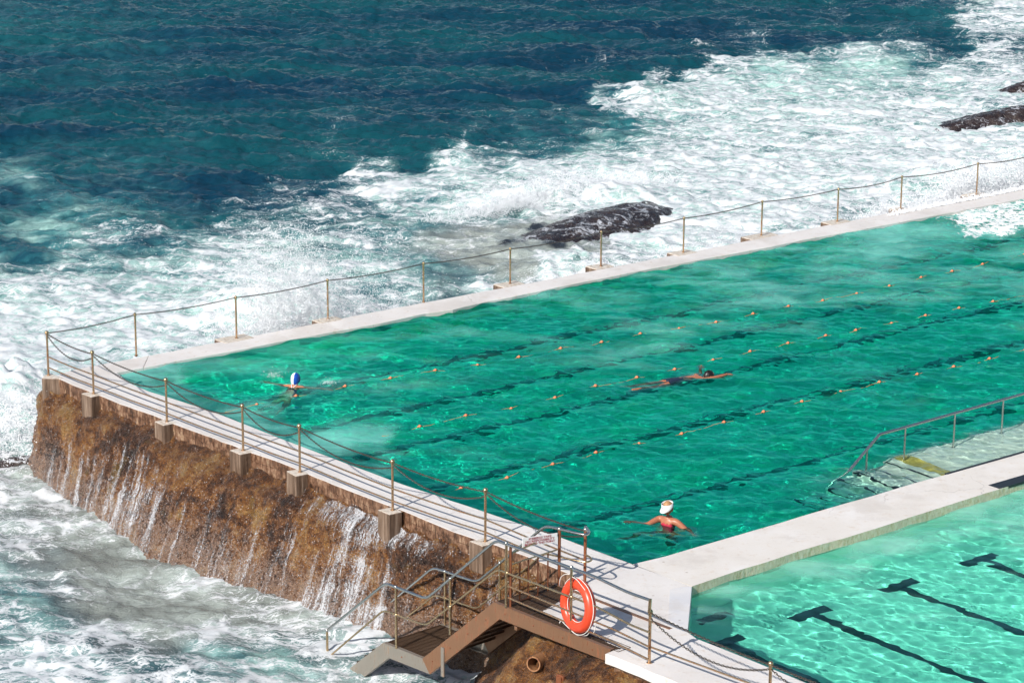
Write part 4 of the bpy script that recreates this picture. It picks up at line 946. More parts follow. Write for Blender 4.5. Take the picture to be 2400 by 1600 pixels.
# ================================================================== LANE ROPES
def psurf(p):
    U, Vv = UV(p); x, y = np.array([p[0]]), np.array([p[1]])
    return PZ + float(hfun(x, y, np.array([U]), np.array([Vv]))[0])
RP = [[(590,928),(680,908),(793,888),(897,868),(1000,851),(1097,834),(1192,817),(1288,801),(1382,785),(1471,768),(1560,753),(1645,738),(1730,720),(1811,705),(1890,687),(1968,671),(2043,655),(2116,637),(2187,623),(2257,608),(2352,585)],
      [(964,980),(1070,956),(1174,933),(1275,909),(1368,887),(1463,866),(1550,848),(1638,829),(1723,809),(1810,789),(1897,771),(1966,758),(2048,740),(2126,724),(2203,708),(2281,692),(2360,676)],
      [(1060,1120),(1165,1096),(1270,1066),(1369,1040),(1468,1017),(1566,994),(1663,970),(1754,945),(1842,922),(1931,899),(2020,878),(2107,858),(2191,839),(2273,820),(2355,803)]]
lb = ['orange lane rope with small floats nearest the sea wall and the capped swimmer', 'orange lane rope with small floats just beyond the face down swimmer', 'orange lane rope with small floats nearest the dividing wall and steps']
for k, rp_ in enumerate(RP):
    P = [W(x * 1.0204, y * 1.0204, PZ + .01) for x, y in rp_]
    e = empty('lane_rope', P[len(P) // 2], lb[k], 'lane rope', 'lane ropes floating in the big pool')
    line = []
    P = [P[0] - (P[1] - P[0]) * .8] + P
    for i in range(len(P) - 1):
        for j in range(8):
            q = P[i] + (P[i + 1] - P[i]) * j / 8; z = psurf(q); line.append(np.array([q[0], q[1], z + .003 - .022 * math.sin(math.pi * j / 8) ** 2 * (.3 + abs(math.sin(i * 2.3 + k)))]))
    q = P[-1]; line.append(np.array([q[0], q[1], psurf(q)]))
    o = mb_obj('rope', MB().tube(line, .0055, 6), M['ropeo'], e, True); receivers.append(o)
    for i, q in enumerate(P[1:]):
        z = psurf(q) + (.012 if (i * 7 + k) % 5 else -.006); t_ = (P[min(i + 2, len(P) - 1)] - P[i]); t_ /= np.linalg.norm(t_)
        mb = MB().sphere((q[0], q[1], z), .031, 14, 9).tube([np.array([q[0], q[1], z]) - t_ * .05, np.array([q[0], q[1], z]) + t_ * .05], .012, 8)
        o = mb_obj('float', mb, M['orange'], e, True); receivers.append(o)

PEOPLE_SEG = []
# ---- handrail of the pool steps
hr = empty('pool_handrail', W(2240, 1041, -.06), 'grey steel handrail rising out of the water along the shallow ledge', 'handrail')
r0 = W(2121.4, 1077, -.10); rd = u_ + 0 * v_
Rr = lambda x, y: PL(x, y, r0, rd)
rl = [Rr(1997, 1094.6), Rr(2061, 1018), Rr(2400, 922.5)]
low = rl[0] + (rl[0] - rl[1]) * .9; rl.append(rl[2] + (rl[2] - rl[1]) * .5)
mbx = MB().tube(fillet([low] + rl, .03), .026, 12); o = mb_obj('rail', mbx, M['steel'], hr); autosmooth(o); receivers.append(o)
for x, yt, yb in ((2032, 1054, 1094.6), (2122, 1001, 1077), (2238.2, 968.5, 1041.5), (2351.5, 937, 1015)):
    a = Rr(x, yt); b = a.copy(); b[2] = -.21 if x > 2100 else -.75
    o = mb_obj('post', MB().tube([a, b], .019, 10).tube([b, b + Zv * .01], .04, 12), M['steel'], hr); autosmooth(o); receivers.append(o)

# ================================================================== SEA ROCKS
M['searock'] = None
t = NT('wet_dark_rock'); p = t.pos(); n = t.noise(p, 2.2, 8, .68); n2 = t.noise(p, 12, 5, .7)
g = t.n('ShaderNodeNewGeometry'); s_ = t.n('ShaderNodeSeparateXYZ'); t.l(g.outputs['Normal'], s_.inputs[0])
c = t.ramp(n, [(.3, C(.010, .007, .007)), (.5, C(.032, .020, .017)), (.64, C(.06, .043, .036)), (.75, C(.11, .075, .055))])
wpp = t.vmath('ADD', p, t.vmath('SCALE', t.noise(p, 1.2, 4, .6, col=True), scale=1.6))
st = t.noise(t.mapv(wpp, (.55, 1.5, 1.2), (0, 0, R_(25))), 2.6, 7, .68)
st = t.step(st, .535, .60)
c = t.mix(t.math('MULTIPLY', st, .8), c, C(.58, .60, .64))
M['searock'] = t.fin(t.bsdf(Base_Color=c, Roughness=t.step(n2, .4, .65, .12, .4), Normal=t.bump(t.math('ADD', n, n2), .9, .06)).outputs[0])
def searock(c, a, b, h, ang, label, seed, step=.05, sink=.25, sk=.35):
    n = int(2 * a * 1.25 / step); m = int(2 * b * 1.25 / step)
    gx_, gy_ = np.meshgrid(np.linspace(-1.2, 1.2, n), np.linspace(-1.2, 1.2, m))
    ca, sa = math.cos(ang), math.sin(ang)
    x = c[0] + gx_ * a * ca - gy_ * b * sa; y = c[1] + gx_ * a * sa + gy_ * b * ca
    gxx = gx_ + .12 * perlin(gx_ * 2 + seed, gy_ * 2)
    d = np.sqrt(np.abs(gxx) ** 2.3 + np.abs(gy_ + sk * .3 * gx_) ** 2.2)
    ramp_ = 1 - .45 * (1 - gx_) / 2 * 1.6
    hh = np.clip(1 - d ** 1.7, -.6, 1); 
    z = c[2] + (h + sink) * hh * np.clip(ramp_, .1, 1.2) - sink + (.10 * ridge(x * 1.0 + seed, y * 1.4, None, 4) + .04 * fbm(x * 5, y * 5, None, 4)) * h
    V = np.stack([x, y, z], -1).reshape(-1, 3); o = mesh_obj('sea_rock', V, gridF(*gx_.shape), M['searock'], smooth=True, loc=c); return tag(o, label, 'rock', 'dark rocks in the surf')
ra = W(1190, 590, SEA); rb = W(1555, 475, SEA); cen = (W(1400, 535, SEA)); ang = math.atan2(rb[1] - ra[1], rb[0] - ra[0])
searock(cen + (rb - ra) * -.10, np.linalg.norm(rb - ra) * .66, 1.5, .70, ang, 'large dark wet rock in the white surf behind the middle of the pool', 1.3)
c2 = W(2400, 282, SEA); searock(c2 - u_ * .5, 5.2, 1.0, .85, R_(25), 'dark wet rock ridge rising from white surf at the right edge', 4.1)
searock(W(2425, 214, SEA), 2.0, .8, .75, R_(15), 'small dark rock cut by the right edge, farthest out to sea', 8.2)
searock(W(35, 1081, SEA), .75, .22, .20, R_(5), 'low reddish dark rock at the left foot of the brown wall', 12.4, .02, .12)

# ================================================================== SPRAY
t = NT('sea_spray'); b = t.bsdf(Base_Color=C(.88, .90, .92), Roughness=.35, Specular_IOR_Level=.5)
M['spray'] = t.fin(b.outputs[0])
def spray(name, P, R, label):
    n = len(P); r = np.random.default_rng(n)
    ov = np.array([(1,0,0),(-1,0,0),(0,1,0),(0,-1,0),(0,0,1),(0,0,-1)], float); of = np.array([(0,2,4),(2,1,4),(1,3,4),(3,0,4),(2,0,5),(1,2,5),(3,1,5),(0,3,5)])
    s = R[:, None, None] * (ov[None] * r.uniform(.6, 1.5, (n, 6, 1)))
    V = (P[:, None] + s).reshape(-1, 3); Fs = (of[None] + (np.arange(n) * 6)[:, None, None]).reshape(-1, 3)
    o = mesh_obj(name, V, Fs, M['spray']); return tag(o, label, 'spray', kind='stuff')
def plume(n, cu, cv, su, sv, z0, zt, lean, seed, jets=14, rmin=.006, rmax=.020, pw=1.6):
    r = np.random.default_rng(seed); P = []; Rr_ = []
    jc = r.normal(0, 1, jets) * su; jh = zt * np.exp(-(jc / (su * 1.5)) ** 2) * r.uniform(.55, 1.08, jets); jw = r.uniform(.12, .42, jets) * su * .6; jl = r.normal(0, .35, jets)
    j = r.integers(0, jets, n); f = r.random(n) ** pw
    U = cu + jc[j] + r.normal(0, 1, n) * jw[j] * (.45 + f) + jl[j] * f * jh[j] * .6 + lean * f * jh[j]
    Vv = cv + r.normal(0, sv, n) * (.6 + .6 * f); Z = z0 + f * jh[j] + r.normal(0, .06, n)
    m = r.random(n) < .08; U[m] += r.normal(0, su * .9, m.sum()); Z[m] += r.normal(0, .35, m.sum()) 
    P = O + u_ * U[:, None] + v_ * Vv[:, None]; P[:, 2] = Z
    cl = .045 * np.stack([perlin(P[:, 0] * 5, P[:, 1] * 5, P[:, 2] * 5 + k * 9) for k in range(3)], 1); P = P + cl * 2.2
    R = rmin + (rmax - rmin) * r.random(n) ** 3.5
    return P, R
a1, r1 = plume(210000, 6.7, -.9, 1.3, .38, SEA + .3, 3.75, -.06, 1, 44, .0035, .013, 2.0)
a2, r2 = plume(70000, 8.4, -.8, 1.4, .35, SEA + .2, 2.0, 0, 2, 30, .0035, .013)
a3, r3 = plume(50000, 4.8, -.9, 1.1, .3, SEA + .2, 2.0, 0, 12, 22, .0035, .013)
P_ = np.vstack([a1, a2, a3]); R__ = np.concatenate([r1, r2, r3]); k = P_[:, 2] > SEA
spray('sea_spray', P_[k], R__[k], 'fan of white spray bursting behind the pool wall near the second and third posts')
a1, r1 = plume(22000, 27.6, -.62, 1.3, .28, -.35, 1.05, .2, 3, 20, .006, .02); a2, r2 = plume(26000, 29.8, -.55, 1.5, .3, -.3, 1.0, -.1, 4, 26, .006, .02); a3, r3 = plume(7000, 25.0, -.5, .9, .18, -.3, .42, -.1, 14, 12, .006, .02)
spray('sea_spray', np.vstack([a1, a2, a3]), np.concatenate([r1, r2, r3]), 'dense white spray breaking over the pool wall at the right edge')
a1, r1 = plume(40000, 15.0, -1.1, 1.9, .4, SEA + .1, 1.75, -.1, 5, 50, .004, .015); a2, r2 = plume(25000, 18.5, -1.0, 2.0, .4, SEA + .2, 1.8, -.1, 6, 40, .004, .015)
spray('sea_spray', np.vstack([a1, a2]), np.concatenate([r1, r2]), 'low white spray climbing behind the middle of the pool wall by the dark rock')
def plumeW(n, x, y, su, sv, zt, seed, jets=20, **k):
    uu, vv = uvp(x, y, SEA); return plume(n, uu, vv, su, sv, SEA + .05, zt, 0, seed, jets, **k)
a1, r1 = plumeW(70000, 1330, 468, 1.9, .35, .75, 7, 50, rmin=.005, rmax=.014)
spray('sea_spray', a1, r1, 'white broken wave behind the large dark rock')
a1, r1 = plumeW(12000, 45, 1040, .8, .9, 1.2, 8, 22)
spray('sea_spray', a1, r1, 'white wave breaking against the left end of the brown wall')

# froth washed over the wall top at the right
wa = [(2085,500),(2140,486),(2200,474),(2260,463),(2330,450),(2400,436),(2400,462),(2330,476),(2260,488),(2200,499),(2130,512),(2090,513)]
r = np.random.default_rng(77); n = 9000
tq = r.random(n); xx = 2080 + 340 * tq ** .8; yc = np.interp(xx, [2080, 2400], [508, 449]); yy = yc + r.normal(0, 7, n)
Pw = np.array([W(a, b, .012) for a, b in zip(xx, yy)]); Pw[:, 2] += np.abs(r.normal(0, .02, n)); kk = np.array([-1.1 < UV(q)[1] < .40 for q in Pw])
spray('wash_froth', Pw[kk], (.006 + .014 * r.random(n) ** 2)[kk], 'white froth washing over the wall top at the right edge')

# ================================================================== PEOPLE
def skin_body(name, joints, edges, root, mat, parent=None, loc=None, sub=2):
    """joints: {key: (pos, (rx, ry))}"""
    PEOPLE_SEG.extend([(np.array(joints[a][0], float), np.array(joints[b][0], float), float(np.max(joints[a][1]))) for a, b in edges])
    ks = list(joints); base = np.array(parent['_o']) if parent is not None else np.array(loc)
    me = bpy.data.meshes.new(name); me.from_pydata([tuple(np.array(joints[k][0]) - base) for k in ks], [(ks.index(a), ks.index(b)) for a, b in edges], [])
    o = bpy.data.objects.new(name, me); COL.objects.link(o)
    sk_ = o.modifiers.new('skin', 'SKIN'); sk_.use_smooth_shade = True; sk_.branch_smoothing = .6
    for i, k in enumerate(ks):
        r = joints[k][1]; r = (r, r) if not hasattr(r, '__len__') else r
        me.skin_vertices[0].data[i].radius = r; me.skin_vertices[0].data[i].use_root = (k == root)
    s2 = o.modifiers.new('sub', 'SUBSURF'); s2.levels = sub; s2.render_levels = sub
    dg = bpy.context.evaluated_depsgraph_get(); dg.update(); ev = o.evaluated_get(dg); m2 = bpy.data.meshes.new_from_object(ev)
    o.modifiers.clear(); o.data = m2; m2.materials.clear(); m2.materials.append(mat); m2.polygons.foreach_set('use_smooth', np.ones(len(m2.polygons), bool))
    if parent is not None: o.parent = parent; o['_o'] = list(parent['_o'])
    else: o.location = Vector(base); o['_o'] = list(map(float, base))
    return o
def hand(j, ed, wrist, d, side, key, s=1.0):
    """palm and five fingers; d pointing direction, side thumb side"""
    d = np.array(d, float); d /= np.linalg.norm(d); side = np.array(side, float); side -= d * (side @ d); side /= np.linalg.norm(side); n = np.cross(d, side)
    palm = wrist + d * .055 * s; j[key + 'p'] = (palm, (.030 * s, .016 * s)); ed.append((key + 'w', key + 'p'))
    for i, (o, l_) in enumerate(((.030, .062), (.011, .075), (-.010, .070), (-.029, .055))):
        a = wrist + d * .088 * s + side * o * s; b = a + d * l_ * .55 * s + side * o * .15 - n * .006; c = b + d * l_ * .45 * s - n * .012
        j[f'{key}a{i}'] = (a, .0105 * s); j[f'{key}b{i}'] = (b, .009 * s); j[f'{key}c{i}'] = (c, .0072 * s); ed += [(key + 'p', f'{key}a{i}'), (f'{key}a{i}', f'{key}b{i}'), (f'{key}b{i}', f'{key}c{i}')]
    a = wrist + d * .035 * s + side * .034 * s; b = a + (d * .6 + side * .8) * .038 * s; c = b + (d * .9 + side * .35) * .028 * s
    j[key + 't0'] = (a, .012 * s); j[key + 't1'] = (b, .011 * s); j[key + 't2'] = (c, .0085 * s); ed += [(key + 'p', key + 't0'), (key + 't0', key + 't1'), (key + 't1', key + 't2')]
Xr = np.array([1.0, 0, 0]); Yf = np.array([0, 1.0, 0])       # screen right, away from the camera
def head(parent, c, face, up, mat, r=.098):
    """ellipsoid head with jaw, nose, ears, eyes, mouth; face = facing direction"""
    face = np.array(face, float); face /= np.linalg.norm(face); up = np.array(up, float); up -= face * (up @ face); up /= np.linalg.norm(up); sd_ = np.cross(up, face)
    mb = MB(); n, m = 24, 18; V = []
    for i in range(m + 1):
        ph = math.pi * i / m
        for k in range(n):
            g = 2 * math.pi * k / n; x, y, z = math.sin(ph) * math.cos(g), math.sin(ph) * math.sin(g), math.cos(ph)
            jaw = 1 - .28 * max(0, -z) ** 1.4; fr = .97 + .06 * math.exp(-((z + .75) / .25) ** 2) * max(x, 0)
            nose = .20 * math.exp(-(y / .14) ** 2 - ((z + .12) / .20) ** 2) * (x > 0); brow = .04 * math.exp(-(y / .5) ** 2 - ((z - .15) / .1) ** 2) * (x > 0)
            eye = -.05 * (math.exp(-((abs(y) - .34) / .14) ** 2 - ((z - .02) / .1) ** 2)) * (x > 0)
            V.append(c + face * (x * fr * jaw + nose + brow + eye) * r * .98 + sd_ * y * r * .78 * jaw + up * z * r * 1.26)
    F = [(i * n + k, (i + 1) * n + k, (i + 1) * n + (k + 1) % n, i * n + (k + 1) % n) for i in range(m) for k in range(n)]
    mb.add(V, F)
    for s in (-1, 1): mb.sphere(c + sd_ * s * r * .80 - up * .05 * r, r * .22, 10, 8, (1, .5, 1.4))
    return mb, face, up, sd_
# --- swimmer with striped cap, seen from behind
c1 = W(692, 903, PZ) - Zv * .03; s1e = empty('person', c1, 'swimmer in blue and white striped cap and crossback swimsuit, arms spread, seen from behind', 'person')
fw = np.array([.35, .94, 0]); rt = np.array([.94, -.35, 0]); bz0 = PZ
hc = c1 + Zv * .155 + fw * .02
j = {}; ed = []
j['pelvis'] = (c1 - fw * .42 - Zv * .42, (.15, .11)); j['waist'] = (c1 - fw * .25 - Zv * .26, (.125, .10)); j['chest'] = (c1 - fw * .10 - Zv * .08, (.165, .105)); j['neckb'] = (c1 - fw * .015 + Zv * .015, (.10, .07)); j['neck'] = (c1 + Zv * .075, .052)
ed += [('pelvis', 'waist'), ('waist', 'chest'), ('chest', 'neckb'), ('neckb', 'neck')]
for s, k in ((-1, 'l'), (1, 'r')):
    j[k + 's'] = (c1 + rt * s * .165 - fw * .03 - Zv * .015, .062); j[k + 'e'] = (c1 + rt * s * .38 + fw * .02 - Zv * .045, .040); j[k + 'w'] = (c1 + rt * s * .60 + fw * .08 - Zv * .075, .027)
    ed += [('neckb', k + 's'), (k + 's', k + 'e'), (k + 'e', k + 'w')]; hand(j, ed, j[k + 'w'][0], rt * s + fw * .2 - Zv * .1, fw, k)
    j[k + 'h'] = (c1 - fw * .5 - Zv * .5 + rt * s * .09, .085); j[k + 'k'] = (c1 - fw * .85 - Zv * .62 + rt * s * .16, .058); j[k + 'a'] = (c1 - fw * 1.2 - Zv * .52 + rt * s * .20, .036); j[k + 'f'] = (c1 - fw * 1.38 - Zv * .50 + rt * s * .26, .028)
    ed += [('pelvis', k + 'h'), (k + 'h', k + 'k'), (k + 'k', k + 'a'), (k + 'a', k + 'f')]
b = skin_body('body', j, ed, 'pelvis', M['skin'], s1e); receivers.append(b)
mbh, fc, up_, sdd = head(s1e, hc, fw, Zv * .95 + fw * .2, M['skin']); o = mb_obj('head', mbh, M['skin'], s1e, True); receivers.append(o)
M['cap'] = None
t = NT('striped_cap'); p = t.pos(); tn = t.n('ShaderNodeVectorMath', operation='DOT_PRODUCT'); t.set(tn.inputs[0], t.vmath('SUBTRACT', p, tuple(hc))); tn.inputs[1].default_value = tuple(sdd)
x_ = tn.outputs['Value']; zq = t.n('ShaderNodeSeparateXYZ'); t.l(p, zq.inputs[0])
sgnx = 1 if sdd @ np.array([1, 0, 0]) > 0 else -1
band = t.math('MULTIPLY', t.step(t.math('ABSOLUTE', t.math('ADD', x_, sgnx * .028)), .034, .037, 1, 0), 1.0)
dots = t.math('MULTIPLY', t.step(t.math('ABSOLUTE', t.math('ADD', x_, sgnx * .028)), .006, .010, 1, 0), t.step(t.math('SINE', t.math('MULTIPLY', zq.outputs[2], 420)), -.2, .3))
c = t.mix(band, C(.012, .07, .38), C(.82, .82, .84)); c = t.mix(t.math('MULTIPLY', dots, .7), c, C(.12, .12, .2))
M['cap'] = t.fin(t.bsdf(Base_Color=c, Roughness=.3).outputs[0])
mb = MB(); n, m = 28, 14; V = []
for i in range(m + 1):
    ph = math.pi * .66 * i / m
    for k in range(n):
        g = 2 * math.pi * k / n; x, y, z = math.sin(ph) * math.cos(g), math.sin(ph) * math.sin(g), math.cos(ph)
        V.append(hc + fc * (x - .06) * .112 + sdd * y * .094 + up_ * (z * .126 + .006 + (.03 if False else 0)) - up_ * (.035 * max(0, -x) if z < .2 else 0))
mb.add(V, [(i * n + k, (i + 1) * n + k, (i + 1) * n + (k + 1) % n, i * n + (k + 1) % n) for i in range(m) for k in range(n)])
mb_obj('swim_cap', mb, M['cap'], s1e, True)
M['navy'] = m_plain('navy_fabric', C(.012, .02, .045), .5); M['whitec'] = m_plain('white_fabric', C(.75, .74, .73), .6); M['hair'] = m_plain('dark_hair', C(.012, .008, .007), .4); M['blond'] = m_plain('blond_hair', C(.42, .22, .10), .6); M['pinks'] = m_plain('red_pink_fabric', C(.52, .025, .06), .5)
cen_ = c1 - fw * .135 - Zv * .015
bb = BVHTree.FromPolygons([tuple(np.array(v.co) + np.array(s1e['_o'])) for v in b.data.vertices], [tuple(p.vertices) for p in b.data.polygons])
def on_body(P, off=.006):
    r = []
    for q in P:
        h = bb.find_nearest(Vector(q)); r.append(np.array(h[0]) + np.array(h[1]) * off)
    return r
def lin(a, b, n=8): return [a + (b - a) * i / n for i in range(n + 1)]
bk = c1 - fw * .17 + Zv * .01
mb_obj('swimsuit_strap', MB().tube(on_body(lin(bk, c1 - rt * .085 + Zv * .10)), .009, 6).tube(on_body(lin(bk, c1 + rt * .085 + Zv * .10)), .009, 6), M['whitec'], s1e, True)
mb_obj('swimsuit', MB().tube(on_body(lin(bk, bk - rt * .15 - Zv * .10 - fw * .06), .008), .022, 6).tube(on_body(lin(bk, bk + rt * .15 - Zv * .10 - fw * .06), .008), .022, 6), M['navy'], s1e, True)
for x, y, sc_ in ((640, 882, 1.), (772, 900, .8)):
    q = W(x, y, PZ); r = np.random.default_rng(int(x)); n = 420
    Pp = q + r.normal(0, 1, (n, 3)) * np.array([.10, .10, .012]) * sc_; Pp[:, 2] = PZ + np.abs(r.normal(0, .045, n)) * sc_
    spray('water_splash', Pp, .002 + .005 * r.random(n) ** 3, 'small splash beside the capped swimmer, ' + ('left side' if x < 700 else 'right side'))
# --- woman with visor
c2 = W(1566, 1222, PZ) + Zv * .03; s2 = empty('person', c2, 'swimmer in white sun visor and red swimsuit standing in the big pool with arms out', 'person')
fw = np.array([-.55, -.83, 0]); rt = np.array([.83, -.55, 0])      # rt: her left, screen right
j = {}; ed = []
sh = c2 + Zv * .02
j['pelvis'] = (c2 - Zv * .55 + fw * .05, (.155, .12)); j['waist'] = (c2 - Zv * .36, (.13, .10)); j['chest'] = (c2 - Zv * .14, (.165, .115)); j['neckb'] = (c2 + Zv * .02, (.11, .075)); j['neck'] = (c2 + Zv * .09 + fw * .015, .05)
ed += [('pelvis', 'waist'), ('waist', 'chest'), ('chest', 'neckb'), ('neckb', 'neck')]
for s, k in ((-1, 'l'), (1, 'r')):
    j[k + 's'] = (sh + rt * s * .17 - Zv * .025, .064)
    if s < 0: el, wr, dr = c2 + np.array([-.37, -.08, -.065]), c2 + np.array([-.60, -.02, -.045]), np.array([-1, .05, .02])
    else: el, wr, dr = c2 + np.array([.36, -.18, -.17]), c2 + np.array([.40, -.42, -.16]), np.array([.1, -1, .0])
    j[k + 'e'] = (el, .042); j[k + 'w'] = (wr, .028); ed += [('neckb', k + 's'), (k + 's', k + 'e'), (k + 'e', k + 'w')]; hand(j, ed, wr, dr, np.array([0, -1., 0]) if s < 0 else np.array([-1., 0, 0]), k)
j['lh'] = (c2 - Zv * .62 - rt * .09, .09); j['lk'] = (c2 + np.array([-.42, -.16, -.42]), .062); j['la'] = (c2 + np.array([-.72, -.42, -.42]), .04); j['lf'] = (c2 + np.array([-.84, -.52, -.38]), .03)
j['rh'] = (c2 - Zv * .64 + rt * .09, .09); j['rk'] = (c2 - Zv * 1.05 + rt * .08 + fw * .03, .06); j['ra'] = (c2 - Zv * 1.48 + rt * .08, .04); j['rf'] = (c2 - Zv * 1.53 + fw * .14 + rt * .08, .032)
for a, b_ in (('pelvis', 'lh'), ('lh', 'lk'), ('lk', 'la'), ('la', 'lf'), ('pelvis', 'rh'), ('rh', 'rk'), ('rk', 'ra'), ('ra', 'rf')): ed.append((a, b_))
b = skin_body('body', j, ed, 'pelvis', M['skin2'], s2); receivers.append(b)
# swimsuit as inflated copy of torso faces
def clothing(body, par, test, mat, off=.006, name='swimsuit'):
    me = body.data; base = np.array(par['_o']); V = np.array([v.co for v in me.vertices]) + base; Nv = np.array([v.normal for v in me.vertices])
    Fs = [tuple(p.vertices) for p in me.polygons if test(V[list(p.vertices)].mean(0))]
    if not Fs: return
    us = sorted({i for f in Fs for i in f}); mp = {k: i for i, k in enumerate(us)}
    o = mesh_obj(name, V[us] + Nv[us] * off, [tuple(mp[i] for i in f) for f in Fs], mat, par, smooth=True); receivers.append(o); return o
clothing(b, s2, lambda q: -.68 < q[2] - c2[2] < -.04 and abs((q - c2) @ rt) < .15 and np.hypot(*(q - c2)[:2]) < .26 and not (q[2] - c2[2] < -.6 and np.hypot(*(q - c2)[:2]) > .2), M['pinks'])
hc = c2 + Zv * .215 + fw * .03
mbh, fc, up_, sdd = head(s2, hc, fw - Zv * .15, Zv, M['skin2']); mb_obj('head', mbh, M['skin2'], s2, True)
M['lip'] = m_plain('lips', C(.33, .06, .05), .4); M['eye'] = m_plain('eye_dark', C(.02, .015, .01), .2)
mb = MB()
for s in (-1, 1): mb.sphere(hc + fc * .083 + sdd * s * .032 + up_ * .003, .009, 8, 6)
mb_obj('eyes', mb, M['eye'], s2, True); mb_obj('mouth', MB().sphere(hc + fc * .089 - up_ * .062, .02, 10, 6, (1, 1, .35)), M['lip'], s2, True)
V = []; n, m = 26, 12
for i in range(m + 1):
    ph = math.pi * .62 * i / m
    for k in range(n):
        g = 2 * math.pi * k / n; x, y, z = math.sin(ph) * math.cos(g), math.sin(ph) * math.sin(g), math.cos(ph)
        rr_ = 1 + .05 * math.sin(5 * g + 3 * i); z2 = z if x < .3 else max(z, .25)
        V.append(hc + fc * (x * .104 - .008) * rr_ + sdd * y * .086 * rr_ + up_ * z2 * .136)
mb_obj('hair', MB().add(V, [(i * n + k, (i + 1) * n + k, (i + 1) * n + (k + 1) % n, i * n + (k + 1) % n) for i in range(m) for k in range(n)]), M['blond'], s2, True)
V = []; n = 28
for r_, z_ in ((1.0, .10), (1.02, .03)):
    for k in range(n):
        g = 2 * math.pi * k / n; V.append(hc + fc * (math.cos(g) * .112 * r_) + sdd * math.sin(g) * .094 * r_ + up_ * (z_ - .0 ))
for k in range(n):     # brim
    g = 2 * math.pi * k / n; e_ = max(0, math.cos(g)) ** .7
    V.append(hc + fc * (math.cos(g) * (.114 + .085 * e_)) + sdd * math.sin(g) * (.096 + .012 * e_) + up_ * (.027 - .028 * e_))
mb = MB().add(V, [(i * n + k, (i + 1) * n + k, (i + 1) * n + (k + 1) % n, i * n + (k + 1) % n) for i in range(2) for k in range(n)])
o = mb_obj('sun_visor', mb, M['whitec'], s2, True); sm = o.modifiers.new('s', 'SOLIDIFY'); sm.thickness = .004
mb_obj('visor_mark', MB().sphere(hc + fc * .112 - sdd * .03 + up_ * .055, .014, 10, 6, (.5, 1.2, .6)), m_plain('mauve_print', C(.42, .22, .55), .6), s2, True)
# --- face down swimmer
c3 = W(1626, 884, PZ); s3 = empty('person', c3, 'dark haired swimmer in navy trunks lying face down with arms stretched ahead', 'person')
hd = W(1700, 876, PZ) - W(1520, 900, PZ); hd[2] = 0; hd /= np.linalg.norm(hd); sdv = np.array([hd[1], -hd[0], 0])   # sdv towards camera
z0 = PZ - .028
c3 = c3 + Zv * 0
j = {}; ed = []
pt = lambda a, b_, z=0: c3 + hd * a + sdv * b_ + Zv * (z0 - PZ + z)
j['pelvis'] = (pt(-.42, 0, -.015), (.15, .10)); j['waist'] = (pt(-.24, 0, -.015), (.125, .09)); j['chest'] = (pt(-.02, 0, -.005), (.165, .10)); j['neckb'] = (pt(.14, 0, -.005), (.10, .065)); j['neck'] = (pt(.22, 0, -.01), .055)
ed += [('pelvis', 'waist'), ('waist', 'chest'), ('chest', 'neckb'), ('neckb', 'neck')]
for s, k in ((1, 'l'), (-1, 'r')):
    j[k + 's'] = (pt(.12, s * .17, -.01), .066)
    if s > 0: el, wr, dr = pt(.42, .16, .012), pt(.68, .10, .028), hd * 1 + sdv * -.08
    else: el, wr, dr = pt(.34, -.33, -.10), pt(.44, -.52, -.02), hd * .5 - sdv * .8 + Zv * .3
    j[k + 'e'] = (el, .044); j[k + 'w'] = (wr, .029); ed += [('neckb', k + 's'), (k + 's', k + 'e'), (k + 'e', k + 'w')]; hand(j, ed, wr, dr, -sdv * s, k)
    j[k + 'h'] = (pt(-.52, s * .095, -.03), .09); j[k + 'k'] = (pt(-.92, s * .13, -.09 if s < 0 else -.06), .062); j[k + 'a'] = (pt(-1.30, s * .15, -.06 if s < 0 else -.02), .038); j[k + 'f'] = (pt(-1.5, s * .17, -.07 if s < 0 else -.01), .03)
    ed += [('pelvis', k + 'h'), (k + 'h', k + 'k'), (k + 'k', k + 'a'), (k + 'a', k + 'f')]
b = skin_body('body', j, ed, 'pelvis', M['skin2'], s3); receivers.append(b)
clothing(b, s3, lambda q: -.62 < (q - c3) @ hd < -.30, M['navy'], .008, 'trunks')
hc = pt(.34, .0, .015); mbh, fc, up_, sdd = head(s3, hc, hd * .35 - Zv, hd, M['skin']); o = mb_obj('head', mbh, M['skin'], s3, True); receivers.append(o)
V = []; n, m = 24, 12
for i in range(m + 1):
    ph = math.pi * .64 * i / m
    for k in range(n):
        g = 2 * math.pi * k / n; x, y, z = math.sin(ph) * math.cos(g), math.sin(ph) * math.sin(g), math.cos(ph)
        ax2 = (up_ * .5 - fc * .86); ax2 /= np.linalg.norm(ax2); bx2 = np.cross(ax2, sdd); V.append(hc + ax2 * z * .118 + bx2 * x * .112 + sdd * y * .088 + .004 * np.array([math.sin(9 * g), math.cos(7 * g), math.sin(5 * g + i)]))
mb_obj('hair', MB().add(V, [(i * n + k, (i + 1) * n + k, (i + 1) * n + (k + 1) % n, i * n + (k + 1) % n) for i in range(m) for k in range(n)]), M['hair'], s3, True)

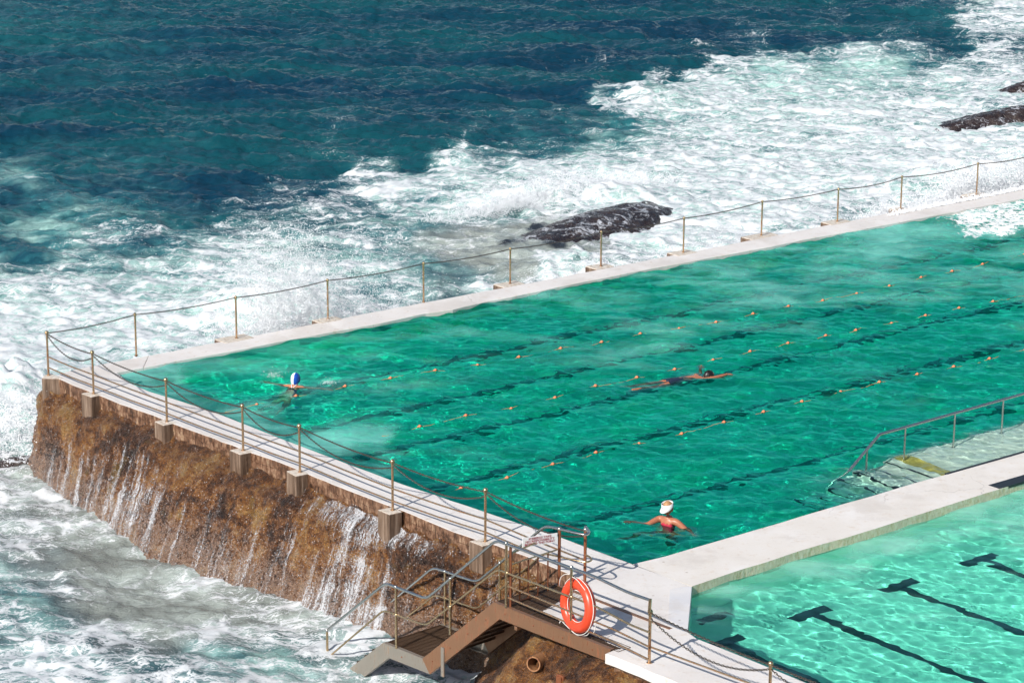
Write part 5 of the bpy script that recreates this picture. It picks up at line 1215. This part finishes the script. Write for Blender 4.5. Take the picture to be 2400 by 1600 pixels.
ow, Vw, shw = WV['pool_water']; best = np.zeros(len(Vw))
for a, b_, rad in PEOPLE_SEG:
    # the body seen through the surface appears nearer the camera: shift to the refracted hit point
    dep = max(0, PZ - (a[2] + b_[2]) / 2); sh2 = cF * np.array([1, 1, 0]); sh2 = sh2 / np.linalg.norm(sh2) * dep * 1.0
    A2, B2 = a[:2] - sh2[:2], b_[:2] - sh2[:2]; near = np.hypot(Vw[:, 0] - A2[0], Vw[:, 1] - A2[1]) < 1.2
    d_ = Vw[near, :2] - A2; ab = B2 - A2; tq_ = np.clip((d_ @ ab) / (ab @ ab + 1e-9), 0, 1); ds_ = np.linalg.norm(d_ - tq_[:, None] * ab, axis=1)
    w_ = (1 - sstep(rad * .9, rad * 1.5 + .05, ds_)) * math.exp(-dep / .55) * .9; best[near] = np.maximum(best[near], w_)
ow.data.attributes['shallow'].data.foreach_set('value', np.maximum(shw, best).astype(np.float32))

# ================================================================== CAMERA, LIGHT, WORLD
for o in receivers: o.cycles.is_caustics_receiver = True
cd = bpy.data.cameras.new('camera'); cam = bpy.data.objects.new('camera', cd); COL.objects.link(cam); sc.camera = cam
cam.matrix_world = Matrix(((cR[0], cU[0], -cF[0], 0), (cR[1], cU[1], -cF[1], 0), (cR[2], cU[2], -cF[2], H0), (0, 0, 0, 1)))
cd.sensor_width = 36; cd.lens = FPX / 2400 * 36; cd.clip_start = 1; cd.clip_end = 4000
wd = bpy.data.worlds.new('World'); sc.world = wd; wd.use_nodes = True; nt = wd.node_tree
s = nt.nodes.new('ShaderNodeTexSky'); s.sky_type = 'NISHITA'; s.sun_disc = False
EL, AZ = R_(35.4), R_(52.7)
s.sun_elevation = EL; s.sun_rotation = R_(90) - (AZ + math.pi); s.altitude = 10
nt.links.new(s.outputs[0], nt.nodes['Background'].inputs[0]); nt.nodes['Background'].inputs[1].default_value = .092
d = Vector((math.cos(AZ) * math.cos(EL), math.sin(AZ) * math.cos(EL), -math.sin(EL)))
l = bpy.data.lights.new('sun', 'SUN'); l.energy = 5.0; l.angle = R_(.5); l.color = (1, .955, .90)
lo = bpy.data.objects.new('sun', l); COL.objects.link(lo); lo.rotation_mode = 'QUATERNION'; lo.rotation_quaternion = d.to_track_quat('-Z', 'Y')
lo.location = (0, 0, 60); l.cycles.is_caustics_light = True
sc.view_settings.view_transform = 'Standard'; sc.view_settings.look = 'None'; sc.view_settings.gamma = 1; sc.view_settings.exposure = .2
sc.cycles.use_adaptive_sampling = True; sc.cycles.adaptive_threshold = .03; sc.cycles.adaptive_min_samples = 24
sc.cycles.max_bounces = 8; sc.cycles.transmission_bounces = 6; sc.cycles.sample_clamp_indirect = 6; sc.cycles.transparent_max_bounces = 12
